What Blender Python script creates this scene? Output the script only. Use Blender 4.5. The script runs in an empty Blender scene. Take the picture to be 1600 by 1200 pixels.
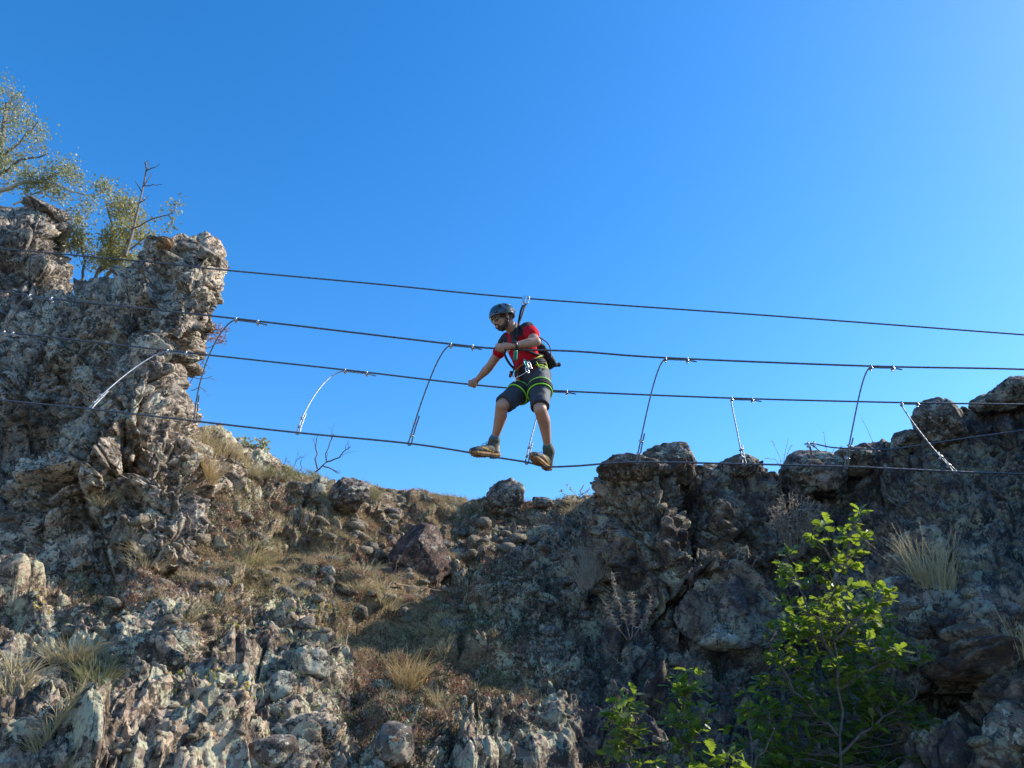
import bpy, bmesh, math, random, time
import numpy as np
from mathutils import Vector, Matrix, Quaternion, noise as mnoise
T0 = time.time()
R = math.radians
rnd = random.Random(7)
NR = np.random.RandomState(11)
scene = bpy.context.scene
col = scene.collection

# ---------------- camera ----------------
FPX = 1230.0                       # focal length in photograph pixels (1600 wide)
PITCH = R(25.0)
EYE = 1.62
cam_d = bpy.data.cameras.new('camera')
cam_d.sensor_width = 36.0
cam_d.lens = 36.0 * FPX / 1600.0
cam_d.clip_start = 0.05
cam_d.clip_end = 5000.0
cam = bpy.data.objects.new('camera', cam_d)
cam.location = (0, 0, EYE)
cam.rotation_euler = (R(90) + PITCH, 0, 0)
col.objects.link(cam)
scene.camera = cam
CP, SP = math.cos(PITCH), math.sin(PITCH)

def P(px, py, Y):
    """world point seen at photo pixel (px,py) standing Y metres ahead"""
    x = (px - 800.0) / FPX
    y = (600.0 - py) / FPX
    dy = CP - y * SP
    dz = SP + y * CP
    return Vector((x * Y / dy, Y, EYE + dz * Y / dy))

def Pn(px, py, Y):
    x = (px - 800.0) / FPX
    y = (600.0 - py) / FPX
    dy = CP - y * SP
    dz = SP + y * CP
    return np.stack([x * Y / dy, Y + 0 * x, EYE + dz * Y / dy], -1)

def proj(v):
    d = v - np.array([0, 0, EYE])
    zc = d[..., 1] * CP + d[..., 2] * SP
    yc = -d[..., 1] * SP + d[..., 2] * CP
    return 800 + FPX * d[..., 0] / zc, 600 - FPX * yc / zc

# ---------------- sky and sun ----------------
SUN_AZ, SUN_EL = 75.0, 36.0
w = bpy.data.worlds.new('World')
scene.world = w
w.use_nodes = True
nt = w.node_tree
bg = nt.nodes['Background']
sk = nt.nodes.new('ShaderNodeTexSky')
sk.sky_type = 'NISHITA'
sk.sun_disc = False
sk.sun_elevation = R(SUN_EL)
sk.sun_rotation = R(SUN_AZ)
sk.altitude = 500
sk.air_density = 1.0
sk.dust_density = 0.4
sk.ozone_density = 2.2
hs = nt.nodes.new('ShaderNodeHueSaturation')
hs.inputs['Saturation'].default_value = 1.37
hs.inputs['Hue'].default_value = 0.502
hs.inputs['Value'].default_value = 1.38
nt.links.new(sk.outputs[0], hs.inputs['Color'])
nt.links.new(hs.outputs[0], bg.inputs[0])
bg.inputs[1].default_value = 0.15
sun_d = bpy.data.lights.new('sun', 'SUN')
sun_d.energy = 5.0
sun_d.angle = R(0.53)
sun_d.color = (1.0, 0.91, 0.76)
sun = bpy.data.objects.new('sun', sun_d)
sv = Vector((math.sin(R(SUN_AZ)) * math.cos(R(SUN_EL)), math.cos(R(SUN_AZ)) * math.cos(R(SUN_EL)), math.sin(R(SUN_EL))))
sun.rotation_euler = sv.to_track_quat('Z', 'Y').to_euler()
col.objects.link(sun)
scene.view_settings.view_transform = 'Standard'
scene.view_settings.look = 'None'
scene.view_settings.exposure = 0.52
scene.view_settings.gamma = 1.0
scene.view_settings.use_curve_mapping = False

# ---------------- numpy noise ----------------
_L = 64
_tab = [np.random.RandomState(100 + i).rand(_L, _L, _L).astype(np.float32) for i in range(3)]

def vn(p, seed=0, t=0):
    """smooth value noise, -1..1"""
    q = (p + np.array([seed * 7.31, seed * 3.77, seed * 5.13])).astype(np.float32)
    i = np.floor(q).astype(np.int32)
    f = q - i
    f = f * f * (3 - 2 * f)
    T = _tab[t].ravel()
    i &= 63
    j = (i + 1) & 63
    x0 = i[..., 0] * 4096; x1 = j[..., 0] * 4096
    y0 = i[..., 1] * 64; y1 = j[..., 1] * 64
    z0 = i[..., 2]; z1 = j[..., 2]
    fx, fy, fz = f[..., 0], f[..., 1], f[..., 2]
    def l(a, b, k): return a + (b - a) * k
    a = l(l(T[x0 + y0 + z0], T[x0 + y0 + z1], fz), l(T[x0 + y1 + z0], T[x0 + y1 + z1], fz), fy)
    b = l(l(T[x1 + y0 + z0], T[x1 + y0 + z1], fz), l(T[x1 + y1 + z0], T[x1 + y1 + z1], fz), fy)
    return l(a, b, fx) * 2 - 1

def fbm(p, oct=4, seed=0, g=0.5, lac=2.07):
    a = 1.0; s = 0; tot = 0
    for o in range(oct):
        s = s + a * vn(p * (lac ** o), seed + o, o % 3); tot += a; a *= g
    return s / tot

def ridge(p, oct=4, seed=0, g=0.5):
    a = 1.0; s = 0; tot = 0
    for o in range(oct):
        s = s + a * (1 - 2.2 * np.abs(vn(p * (2.03 ** o), seed + o, o % 3))); tot += a; a *= g
    return s / tot

def worley(p, seed=0):
    q = (p + np.array([seed * 3.1, seed * 8.3, seed * 1.7])).astype(np.float32)
    i = np.floor(q).astype(np.int32)
    f = (q - i).astype(np.float32)
    best = np.full(q.shape[:-1], 9.0, np.float32)
    sec = np.full(q.shape[:-1], 9.0, np.float32)
    cid = np.zeros(q.shape[:-1], np.float32)
    tl = np.zeros(q.shape[:-1], np.float32)
    TA, TB, TC = [t.ravel() for t in _tab]
    for dx in (-1, 0, 1):
        for dy in (-1, 0, 1):
            for dz in (-1, 0, 1):
                k = ((i[..., 0] + dx) & 63) * 4096 + ((i[..., 1] + dy) & 63) * 64 + ((i[..., 2] + dz) & 63)
                ax = dx + TA[k] - f[..., 0]; ay = dy + TB[k] - f[..., 1]; az = dz + TC[k] - f[..., 2]
                d = ax * ax + ay * ay + az * az
                w_ = d < best
                cid = np.where(w_, TA[(k * 7 + 1013) % 262144], cid)
                tl = np.where(w_, (TB[(k * 5 + 77) % 262144] - .5) * ax + (TC[(k * 3 + 911) % 262144] - .5) * ay + (TA[(k * 11 + 5) % 262144] - .5) * az, tl)
                m = np.minimum(sec, np.maximum(best, d))
                sec = m
                best = np.minimum(best, d)
    return np.sqrt(best), np.sqrt(sec), cid, tl * 2

def sst(a, b, x):
    t = np.clip((x - a) / (b - a), 0, 1)
    return t * t * (3 - 2 * t)

def rot_xz(p, deg):
    c, s = math.cos(R(deg)), math.sin(R(deg))
    q = p.copy()
    q[..., 0] = c * p[..., 0] + s * p[..., 2]
    q[..., 2] = -s * p[..., 0] + c * p[..., 2]
    return q

# ---------------- object helpers ----------------
def link(o, parent=None):
    col.objects.link(o)
    if parent is not None:
        o.parent = parent
    return o

def tag(o, label=None, cat=None, group=None, kind=None):
    if label: o['label'] = label
    if cat: o['category'] = cat
    if group: o['group'] = group
    if kind: o['kind'] = kind
    return o

def np_mesh(name, verts, faces, mat=None, smooth=True, attrs=None, k=None):
    """faces: (n,3) or (n,4) int array"""
    me = bpy.data.meshes.new(name)
    verts = np.ascontiguousarray(verts, np.float32).reshape(-1, 3)
    faces = np.ascontiguousarray(faces, np.int32)
    k = faces.shape[1]
    me.vertices.add(len(verts)); me.vertices.foreach_set('co', verts.ravel())
    me.loops.add(faces.size); me.loops.foreach_set('vertex_index', faces.ravel())
    me.polygons.add(len(faces))
    me.polygons.foreach_set('loop_start', np.arange(0, faces.size, k, dtype=np.int32))
    me.update(calc_edges=True)
    if smooth:
        me.polygons.foreach_set('use_smooth', np.ones(len(faces), bool))
    if attrs:
        for an, arr in attrs.items():
            a = me.attributes.new(an, 'FLOAT', 'POINT')
            a.data.foreach_set('value', np.ascontiguousarray(arr, np.float32).ravel())
    if mat: me.materials.append(mat)
    return me

def np_obj(name, verts, faces, mat, parent=None, smooth=True, attrs=None):
    return link(bpy.data.objects.new(name, np_mesh(name, verts, faces, mat, smooth, attrs)), parent)

def grid_faces(nr, nc, wrap=False):
    r = np.arange(nr - 1)[:, None]; c = np.arange(nc if wrap else nc - 1)[None, :]
    c2 = (c + 1) % nc
    a = r * nc + c; b = r * nc + c2; d = (r + 1) * nc + c; e = (r + 1) * nc + c2
    return np.stack([a, b, e, d], -1).reshape(-1, 4)

def empty(name, loc=(0, 0, 0)):
    o = bpy.data.objects.new(name, None)
    o.empty_display_size = 0.1
    o.location = loc
    col.objects.link(o)
    return o

def grid_normals(V, wrapc=False):
    if wrapc:
        du = np.roll(V, -1, 1) - np.roll(V, 1, 1)
    else:
        du = np.gradient(V, axis=1)
    dv = np.gradient(V, axis=0)
    n = np.cross(du, dv)
    n /= np.linalg.norm(n, axis=-1, keepdims=True) + 1e-9
    return n

# ---------------- material helpers ----------------
def new_mat(name):
    m = bpy.data.materials.new(name)
    m.use_nodes = True
    return m, m.node_tree, m.node_tree.nodes['Principled BSDF']

def simple(name, colr, rough=0.6, metal=0.0, var=0.0, scale=30.0, bump=0.0, bscale=200.0, spec=None, alt=None, coat=0):
    m, nt, b = new_mat(name)
    b.inputs['Roughness'].default_value = rough
    b.inputs['Metallic'].default_value = metal
    if spec is not None: b.inputs['Specular IOR Level'].default_value = spec
    if coat: b.inputs['Coat Weight'].default_value = coat
    tc = nt.nodes.new('ShaderNodeTexCoord')
    if var or alt:
        n = nt.nodes.new('ShaderNodeTexNoise'); n.inputs['Scale'].default_value = scale
        n.inputs['Detail'].default_value = 5
        nt.links.new(tc.outputs['Object'], n.inputs['Vector'])
        mr = nt.nodes.new('ShaderNodeMapRange'); mr.inputs[1].default_value = 0.35; mr.inputs[2].default_value = 0.65
        nt.links.new(n.outputs['Fac'], mr.inputs[0])
        mx = nt.nodes.new('ShaderNodeMix'); mx.data_type = 'RGBA'
        nt.links.new(mr.outputs[0], mx.inputs[0])
        if alt:
            c2 = alt
        else:
            c2 = tuple(min(1, c * (1 + var)) for c in colr)
        c1 = colr if alt else tuple(c * (1 - var) for c in colr)
        mx.inputs[6].default_value = (*c1, 1); mx.inputs[7].default_value = (*c2, 1)
        nt.links.new(mx.outputs[2], b.inputs['Base Color'])
    else:
        b.inputs['Base Color'].default_value = (*colr, 1)
    if bump:
        n = nt.nodes.new('ShaderNodeTexNoise'); n.inputs['Scale'].default_value = bscale
        nt.links.new(tc.outputs['Object'], n.inputs['Vector'])
        bp = nt.nodes.new('ShaderNodeBump'); bp.inputs['Strength'].default_value = bump; bp.inputs['Distance'].default_value = 0.004
        nt.links.new(n.outputs['Fac'], bp.inputs['Height'])
        nt.links.new(bp.outputs[0], b.inputs['Normal'])
    return m

class NG:
    """tiny node-graph writer"""
    def __init__(s, nt): s.nt = nt
    def node(s, t, **kw):
        n = s.nt.nodes.new(t)
        for k, v in kw.items(): setattr(n, k, v)
        return n
    def l(s, a, b): s.nt.links.new(a, b)
    def noise(s, vec, scale, detail=4, rough=0.55, dist=0.0):
        n = s.node('ShaderNodeTexNoise')
        n.inputs['Scale'].default_value = scale; n.inputs['Detail'].default_value = detail
        n.inputs['Roughness'].default_value = rough; n.inputs['Distortion'].default_value = dist
        s.l(vec, n.inputs['Vector']); return n.outputs['Fac']
    def voro(s, vec, scale, feature='F1', out='Distance', rnd_=1.0):
        n = s.node('ShaderNodeTexVoronoi', feature=feature)
        n.inputs['Scale'].default_value = scale; n.inputs['Randomness'].default_value = rnd_
        s.l(vec, n.inputs['Vector']); return n.outputs[out]
    def mr(s, v, a, b, c=0.0, d=1.0):
        n = s.node('ShaderNodeMapRange', interpolation_type='SMOOTHSTEP')
        s.l(v, n.inputs[0])
        for i, x in zip((1, 2, 3, 4), (a, b, c, d)): n.inputs[i].default_value = x
        return n.outputs[0]
    def math(s, op, a, b=None):
        n = s.node('ShaderNodeMath', operation=op)
        for i, x in enumerate((a, b)):
            if x is None: continue
            if isinstance(x, (int, float)): n.inputs[i].default_value = x
            else: s.l(x, n.inputs[i])
        return n.outputs[0]
    def mix(s, f, a, b):
        n = s.node('ShaderNodeMix', data_type='RGBA')
        if isinstance(f, (int, float)): n.inputs[0].default_value = f
        else: s.l(f, n.inputs[0])
        for i, x in ((6, a), (7, b)):
            if isinstance(x, tuple): n.inputs[i].default_value = (*x, 1)
            else: s.l(x, n.inputs[i])
        return n.outputs[2]
    def attr(s, name):
        n = s.node('ShaderNodeAttribute', attribute_name=name); return n.outputs['Fac']

def rock_material(name, base_a, base_b, lichen, lichen_amt, white_amt, rust_amt, soil=True, bump=0.7, warmpatch=None):
    m, nt, b = new_mat(name)
    g = NG(nt)
    tc = g.node('ShaderNodeTexCoord'); v = tc.outputs['Object']
    geo = g.node('ShaderNodeNewGeometry')
    # base stone
    n1 = g.noise(v, 1.3, 6, 0.6); n2 = g.noise(v, 7.0, 6, 0.65, 0.4); n3 = g.noise(v, 34.0, 5, 0.7)
    c = g.mix(g.mr(n1, 0.35, 0.65), base_a, base_b)
    c = g.mix(g.mr(n2, 0.40, 0.62, 0, 0.55), c, tuple(x * 0.45 for x in base_b))
    # clasts of the breccia: every stone chip its own tone
    vc = g.voro(v, 9.0, 'F1', 'Color')
    sep = g.node('ShaderNodeSeparateColor'); g.l(vc, sep.inputs[0])
    clast = g.mr(sep.outputs[0], 0.62, 0.7, 0, 0.75)
    c = g.mix(clast, c, tuple(min(1, x * 1.45) for x in base_a))
    vcc = g.voro(v, 23.0, 'F1', 'Color')
    sep2 = g.node('ShaderNodeSeparateColor'); g.l(vcc, sep2.inputs[0])
    c = g.mix(g.mr(sep2.outputs[1], 0.7, 0.8, 0, 0.5), c, tuple(x * 0.5 for x in base_a))
    if warmpatch:
        c = g.mix(g.mr(g.noise(v, 2.1, 5, 0.6), 0.5, 0.64, 0, 0.85), c, warmpatch)
    if soil:
        bl = g.node('ShaderNodeMix', data_type='RGBA', blend_type='MULTIPLY'); bl.inputs[0].default_value = 1.0
        g.l(c, bl.inputs[6]); cb = g.node('ShaderNodeCombineColor')
        for i_, (a_, b_) in enumerate(((0.62, 1.25), (0.60, 1.18), (0.62, 1.10))): g.l(g.mr(g.attr('blk'), 0, 1, a_, b_), cb.inputs[i_])
        g.l(cb.outputs[0], bl.inputs[7]); c = bl.outputs[2]
    # dark crust lichen
    c = g.mix(g.mr(g.noise(v, 13.0, 7, 0.72, 0.6), 0.50, 0.55, 0, 0.9), c, (0.03, 0.03, 0.028))
    # grey-green lichen in crisp scabs
    la = g.noise(v, 4.2, 8, 0.68, 0.5)
    lb = g.noise(v, 27.0, 6, 0.7, 0.8)
    lm = g.math('ADD', g.math('MULTIPLY', la, 0.55), g.math('MULTIPLY', lb, 0.45))
    lt = 0.58 - 0.14 * lichen_amt
    lf = g.mr(lm, lt, lt + 0.025, 0, 0.92)
    lcol = g.mix(g.mr(n3, 0.35, 0.65), lichen, tuple(min(1, x * 1.5) for x in lichen))
    lcol = g.mix(g.mr(n1, 0.45, 0.6, 0, 0.5), lcol, (0.36, 0.33, 0.25))
    c = g.mix(g.mr(lm, lt - 0.10, lt - 0.05, 0.75, 0.0), c, tuple(x * 0.35 for x in base_b))
    c = g.mix(lf, c, lcol)
    # round whitish lichen discs
    dv = g.voro(v, 13.0, 'F1', 'Distance', 1.0)
    dn = g.math('ADD', dv, g.math('MULTIPLY', lb, 0.35))
    wz = g.mr(g.noise(v, 1.9, 4, 0.6), 0.62 - 0.2 * white_amt, 0.66 - 0.2 * white_amt)
    wf = g.math('MULTIPLY', g.mr(dn, 0.36, 0.41, 0.9, 0.0), wz)
    c = g.mix(wf, c, (0.50, 0.47, 0.38))
    # orange lichen
    rf = g.math('MULTIPLY', g.mr(g.noise(v, 18.0, 6, 0.7, 0.5), 0.60, 0.64, 0, 0.85), g.mr(g.noise(v, 1.1, 3, 0.5), 0.60 - 0.2 * rust_amt, 0.66 - 0.2 * rust_amt))
    c = g.mix(rf, c, (0.40, 0.17, 0.05))
    if soil:
        sa = g.attr('soil')
        sn = g.math('ADD', sa, g.math('MULTIPLY', g.math('SUBTRACT', g.noise(v, 7.0, 8, 0.75, 0.5), 0.5), 3.2))
        sm = g.mr(sn, 0.45, 0.60)
        sc = g.mix(g.mr(g.noise(v, 5.0, 6, 0.7), 0.38, 0.62), (0.15, 0.095, 0.06), (0.27, 0.20, 0.12))
        sc = g.mix(g.mr(g.noise(v, 11.0, 6, 0.75, 1.0), 0.54, 0.60, 0, 0.85), sc, (0.055, 0.055, 0.022))
        sc = g.mix(g.mr(g.noise(v, 60.0, 3, 0.7), 0.55, 0.62, 0, 0.8), sc, (0.36, 0.30, 0.19))
        sc = g.mix(g.mr(g.noise(v, 17.0, 6, 0.75, 1.0), 0.60, 0.65, 0, 0.8), sc, (0.20, 0.08, 0.05))
        c = g.mix(sm, c, sc)
        c = g.mix(g.math('MULTIPLY', g.attr('tone'), g.mr(g.noise(v, 3.0, 7, 0.7), 0.3, 0.6, 0.95, 0.35)), c, (0.056, 0.047, 0.054))  # dark purple-brown rock, with the shade there also put into the albedo
    nt.links.new(c, b.inputs['Base Color'])
    b.inputs['Roughness'].default_value = 0.92
    b.inputs['Specular IOR Level'].default_value = 0.25
    # fine relief
    h = g.math('ADD', g.math('MULTIPLY', g.noise(v, 45.0, 8, 0.72, 0.3), 0.8), g.math('MULTIPLY', g.voro(v, 38.0), 0.5))
    h = g.math('ADD', h, g.math('MULTIPLY', lf, 0.12))
    h = g.math('ADD', h, g.math('MULTIPLY', g.noise(v, 160.0, 4, 0.7), 0.35))
    bp = g.node('ShaderNodeBump'); bp.inputs['Strength'].default_value = bump; bp.inputs['Distance'].default_value = 0.03
    g.l(h, bp.inputs['Height']); g.l(bp.outputs[0], b.inputs['Normal'])
    return m

M = {}
M['slope'] = rock_material('lichened_slope_rock', (0.41, 0.325, 0.25), (0.26, 0.195, 0.145), (0.41, 0.39, 0.265), 0.46, 0.5, 0.25)
M['pillar'] = rock_material('pillar_rock', (0.45, 0.38, 0.31), (0.33, 0.275, 0.22), (0.42, 0.40, 0.31), 0.30, 0.3, 0.75, warmpatch=(0.53, 0.44, 0.355))
M['crag'] = rock_material('far_crag_rock', (0.43, 0.375, 0.32), (0.30, 0.25, 0.21), (0.38, 0.37, 0.30), 0.25, 0.2, 0.3)
M['boulder'] = rock_material('boulder_rock', (0.24, 0.195, 0.165), (0.15, 0.12, 0.10), (0.33, 0.33, 0.26), 0.35, 0.25, 0.3, soil=False, bump=0.5)
M['red_boulder'] = rock_material('reddish_boulder_rock', (0.19, 0.125, 0.10), (0.13, 0.08, 0.065), (0.24, 0.21, 0.17), 0.25, 0.1, 0.1, soil=False, bump=0.5)
M['orange_stone'] = rock_material('orange_lichen_stone', (0.34, 0.18, 0.08), (0.26, 0.15, 0.08), (0.30, 0.28, 0.2), 0.15, 0.1, 1.6, soil=False, bump=0.5)
M['pale_stone'] = rock_material('pale_lichen_stone', (0.27, 0.245, 0.21), (0.19, 0.17, 0.145), (0.31, 0.30, 0.225), 0.6, 0.4, 0.1, soil=False, bump=0.5)
# ======================= TERRAIN =======================
def relief(V, ribs, diag, knob=1.0, seed=0, big=1.0, kfine=1.0):
    """signed displacement in metres at world points V"""
    wv = V + 0.18 * np.stack([vn(V * 1.7, 21), vn(V * 1.7, 22), vn(V * 1.7, 23)], -1)
    d = 0.15 * fbm(wv * 0.8, 3, seed + 1)
    # vertical ribs / flutes
    q = wv * np.array([2.6, 2.6, 0.55])
    d = d + ribs * 0.19 * ridge(q, 4, seed + 5, 0.55)
    # diagonal bedding
    q = rot_xz(wv, 40) * np.array([0.7, 1.8, 2.9])
    d = d + diag * 0.22 * ridge(q, 4, seed + 9, 0.55)
    # angular broken blocks: every block has its own offset and tilted face
    f1, f2, fc, ft = worley(rot_xz(wv, 25) * np.array([2.6, 2.6, 1.7]), seed)
    d = d + knob * (0.075 * (fc - 0.5) * sst(0.0, 0.04, f2 - f1) + 0.17 * ft - 0.04 * (1 - sst(0.0, 0.07, f2 - f1)))
    wk = wv + 0.03 * np.stack([vn(V * 13, 31), vn(V * 13, 32), vn(V * 13, 33)], -1)
    k1, k2, kc, kt = worley(rot_xz(wk, -35) * np.array([8.5, 8.5, 6.0]), seed + 3)
    d = d + kfine * (0.032 * (kc - 0.5) + 0.065 * kt - 0.014 * (1 - sst(0, .10, k2 - k1)))
    g1, g2, gc, gt = worley((wv + 0.25 * np.stack([vn(V * 0.9, 61), vn(V * 0.9, 62), vn(V * 0.9, 63)], -1)) * np.array([1.25, 1.25, 0.8]), seed + 7)
    d = d + big * (0.15 * (gc - 0.5) * sst(0, .03, g2 - g1) + 0.26 * gt) - 0.10 * (1 - sst(0.0, 0.07, g2 - g1))
    rough = 0.45 + 0.85 * sst(-0.25, 0.3, vn(V * 1.9, seed + 40))
    d0 = d
    # weathering pits
    pn = fbm(wv * 4.2, 3, seed + 14)
    d = d - knob * 0.12 * sst(0.15, 0.45, pn)
    p2 = fbm(wk * 11.0, 3, seed + 15, 0.6)
    d = d - rough * knob * 0.055 * sst(0.12, 0.40, p2)
    d = d + rough * 0.030 * ridge(wk * 6.0, 4, seed + 17, 0.6)
    d = d + rough * 0.018 * fbm(V * 22.0, 4, seed + 19, 0.65)
    return d, pn, f1, 0.5 * fc + 0.3 * kc + 0.2 * gc

# stations across the picture: px, crest py, Y at t = 0 (crest) .. 1 (py 1200)
TT = [0.0, 0.10, 0.22, 0.38, 0.58, 0.80, 1.0]
ST = [
 (-1300, 640, [10.5, 9.6, 8.6, 7.4, 6.0, 4.9, 4.0]),
 (-420, 640, [10.5, 9.6, 8.6, 7.4, 6.0, 4.9, 4.0]),
 (0,    650, [10.5, 9.6, 8.6, 7.4, 6.1, 5.0, 4.15]),
 (230,  660, [10.0, 9.3, 8.5, 7.5, 6.3, 5.3, 4.5]),
 (310,  665, [9.2, 8.9, 8.4, 7.6, 6.5, 5.45, 4.6]),
 (345,  672, [9.3, 9.0, 8.5, 7.7, 6.6, 5.5, 4.7]),
 (380,  700, [9.7, 9.3, 8.8, 7.9, 6.7, 5.6, 4.8]),
 (440,  728, [10.1, 9.5, 8.9, 8.0, 6.8, 5.65, 4.9]),
 (500,  742, [10.4, 9.7, 9.0, 8.1, 6.9, 5.7, 4.95]),
 (600,  762, [10.8, 10.1, 9.3, 8.3, 7.1, 5.9, 5.1]),
 (740,  780, [11.2, 10.5, 9.2, 8.6, 7.3, 6.2, 5.4]),
 (860,  783, [11.3, 10.4, 9.3, 8.6, 7.4, 6.4, 5.6]),
 (925,  776, [11.2, 9.9, 9.2, 8.5, 7.4, 6.5, 5.7]),
 (944,  762, [10.0, 9.1, 8.7, 8.2, 7.3, 6.5, 5.75]),
 (958,  728, [8.3, 8.15, 8.0, 7.8, 7.2, 6.5, 5.8]),
 (1010, 726, [8.1, 7.95, 7.8, 7.6, 7.2, 6.6, 5.9]),
 (1110, 730, [8.3, 8.1, 7.9, 7.7, 7.2, 6.6, 5.9]),
 (1225, 735, [8.7, 8.4, 8.1, 7.8, 7.2, 6.5, 5.85]),
 (1300, 728, [8.6, 8.3, 8.0, 7.7, 7.0, 6.3, 5.8]),
 (1360, 706, [8.5, 8.2, 8.0, 7.4, 6.4, 5.9, 5.5]),
 (1430, 690, [8.4, 8.1, 7.8, 7.0, 5.7, 5.35, 5.1]),
 (1462, 640, [8.1, 7.9, 7.7, 6.9, 5.55, 5.2, 4.95]),
 (1530, 628, [8.1, 7.9, 7.6, 6.8, 5.45, 5.1, 4.8]),
 (1600, 608, [8.0, 7.8, 7.5, 6.7, 5.3, 4.9, 4.6]),
 (1680, 570, [7.7, 7.3, 6.8, 6.1, 5.2, 4.75, 4.4]),
 (1800, 470, [6.9, 6.4, 5.9, 5.35, 4.8, 4.45, 4.2]),  # unseen hillside right of the frame, raised to shade the lower oak
 (1980, 395, [6.4, 5.9, 5.35, 4.9, 4.5, 4.25, 4.05]),
 (2700, 430, [6.2, 5.7, 5.2, 4.8, 4.4, 4.2, 4.0]),
]
sx = np.array([s[0] for s in ST], float)
sc_ = np.array([s[1] for s in ST], float)
sY = np.array([s[2] for s in ST], float)
TT = np.array(TT)

def crest(px): return np.interp(px, sx, sc_)

def base_Y(px, t):
    """interp in x (linear) then along t"""
    k = np.clip(np.searchsorted(sx, px) - 1, 0, len(sx) - 2)
    u = np.clip((px - sx[k]) / (sx[k + 1] - sx[k]), 0, 1)
    u = u * u * (3 - 2 * u) * 0.5 + u * 0.5
    Yk = sY[k] * (1 - u)[:, None] + sY[k + 1] * u[:, None]
    j = np.clip(np.searchsorted(TT, t) - 1, 0, len(TT) - 2)
    s = (t - TT[j]) / (TT[j + 1] - TT[j])
    return Yk[:, j].T * (1 - s)[:, None] + Yk[:, j + 1].T * s[:, None]      # rows t, cols px

QUAL = 1.0
xs = np.concatenate([np.linspace(-1300, -20, int(130 * QUAL), endpoint=False), np.linspace(-20, 1620, int(1150 * QUAL)), np.linspace(1630, 2700, int(120 * QUAL))])
tm = np.linspace(0, 1, int(640 * QUAL)) ** 0.93
# ---- main sheet
Yb = base_Y(xs, tm)
cr = crest(xs)
pyg = cr[None, :] + (1205 - cr[None, :]) * tm[:, None]
pxg = np.broadcast_to(xs[None, :], pyg.shape)
def gauss(px, py, cx, cy, sx_, sy_, a=0.0):
    c, s = math.cos(R(a)), math.sin(R(a))
    u = (px - cx) * c + (py - cy) * s; v = -(px - cx) * s + (py - cy) * c
    return np.exp(-0.5 * ((u / sx_) ** 2 + (v / sy_) ** 2))
# large forms read off the photograph (metres, + = farther)
Yb = Yb + 0.55 * gauss(pxg, pyg, 760, 850, 95, 38) \
        + 0.35 * gauss(pxg, pyg, 640, 880, 60, 28) \
        - 0.30 * gauss(pxg, pyg, 757, 850, 10, 45) \
        + 0.35 * gauss(pxg, pyg, 900, 870, 60, 90, 20) \
        - 0.30 * gauss(pxg, pyg, 1045, 830, 16, 90, -8) \
        - 0.22 * gauss(pxg, pyg, 985, 800, 18, 60) \
        + 0.25 * gauss(pxg, pyg, 1075, 830, 10, 70, -10) \
        - 0.45 * gauss(pxg, pyg, 1130, 965, 40, 42) \
        + 0.55 * gauss(pxg, pyg, 1060, 1010, 40, 60) \
        + 0.70 * gauss(pxg, pyg, 1290, 1060, 110, 120) \
        - 0.35 * gauss(pxg, pyg, 1440, 960, 60, 75) \
        + 0.40 * gauss(pxg, pyg, 1512, 1000, 9, 90, -10) \
        - 0.30 * gauss(pxg, pyg, 1560, 990, 30, 70) \
        + 0.45 * gauss(pxg, pyg, 1510, 1110, 60, 35) \
        - 0.30 * gauss(pxg, pyg, 1590, 1120, 45, 45) \
        - 0.25 * gauss(pxg, pyg, 480, 1010, 30, 85, 12) \
        - 0.22 * gauss(pxg, pyg, 240, 1020, 90, 20, -40) \
        + 0.25 * gauss(pxg, pyg, 320, 1040, 100, 22, -45) \
        + 0.22 * gauss(pxg, pyg, 120, 930, 120, 16, -30) \
        - 0.25 * gauss(pxg, pyg, 860, 1000, 26, 120) \
        - 0.28 * gauss(pxg, pyg, 620, 1130, 60, 50) \
        + 0.25 * gauss(pxg, pyg, 550, 1120, 16, 70) \
        - 0.22 * gauss(pxg, pyg, 360, 770, 26, 35) \
        - 0.25 * gauss(pxg, pyg, 480, 1160, 22, 60, 10)
Vb = Pn(pxg, pyg, Yb)
# ---- below the frame: down to the ground in front of the viewer
nb = 60
k = np.linspace(0, 1, nb + 1)[1:, None]
bot = Vb[-1][None]
foot = np.stack([bot[0, :, 0] * 0.95, np.maximum(bot[0, :, 1] - 0.75, 2.9), np.full(len(xs), -0.12)], -1)[None]
Vlow = bot + (foot - bot) * k[..., None]
# ---- behind the crest: the back of the hill
nk = 46
kk = np.linspace(1, 0, nk, endpoint=False)[:, None, None]
top = Vb[0][None]
back = top + np.stack([np.zeros(len(xs)), np.full(len(xs), 9.0), -(top[0, :, 2] * 0.75)], -1)[None]
Vback = top + (back - top) * (kk ** 1.8) + np.array([0, 0, 1.0]) * (-0.25 * kk * (1 - kk))
V = np.concatenate([Vback, Vb, Vlow], 0)
TV = np.concatenate([-np.broadcast_to(kk[..., 0], (nk, len(xs))), np.broadcast_to(tm[:, None], Vb.shape[:2]), 1 + np.broadcast_to(k, (nb, len(xs)))], 0)
PX = np.broadcast_to(xs[None, :], V.shape[:2])
PY = np.concatenate([np.broadcast_to(cr[None], (nk, len(xs))), pyg, np.broadcast_to(np.full(len(xs), 1210.)[None], (nb, len(xs)))], 0)
N = grid_normals(V)
N = -N if N[nk + 200, 500, 1] > 0 else N
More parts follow.
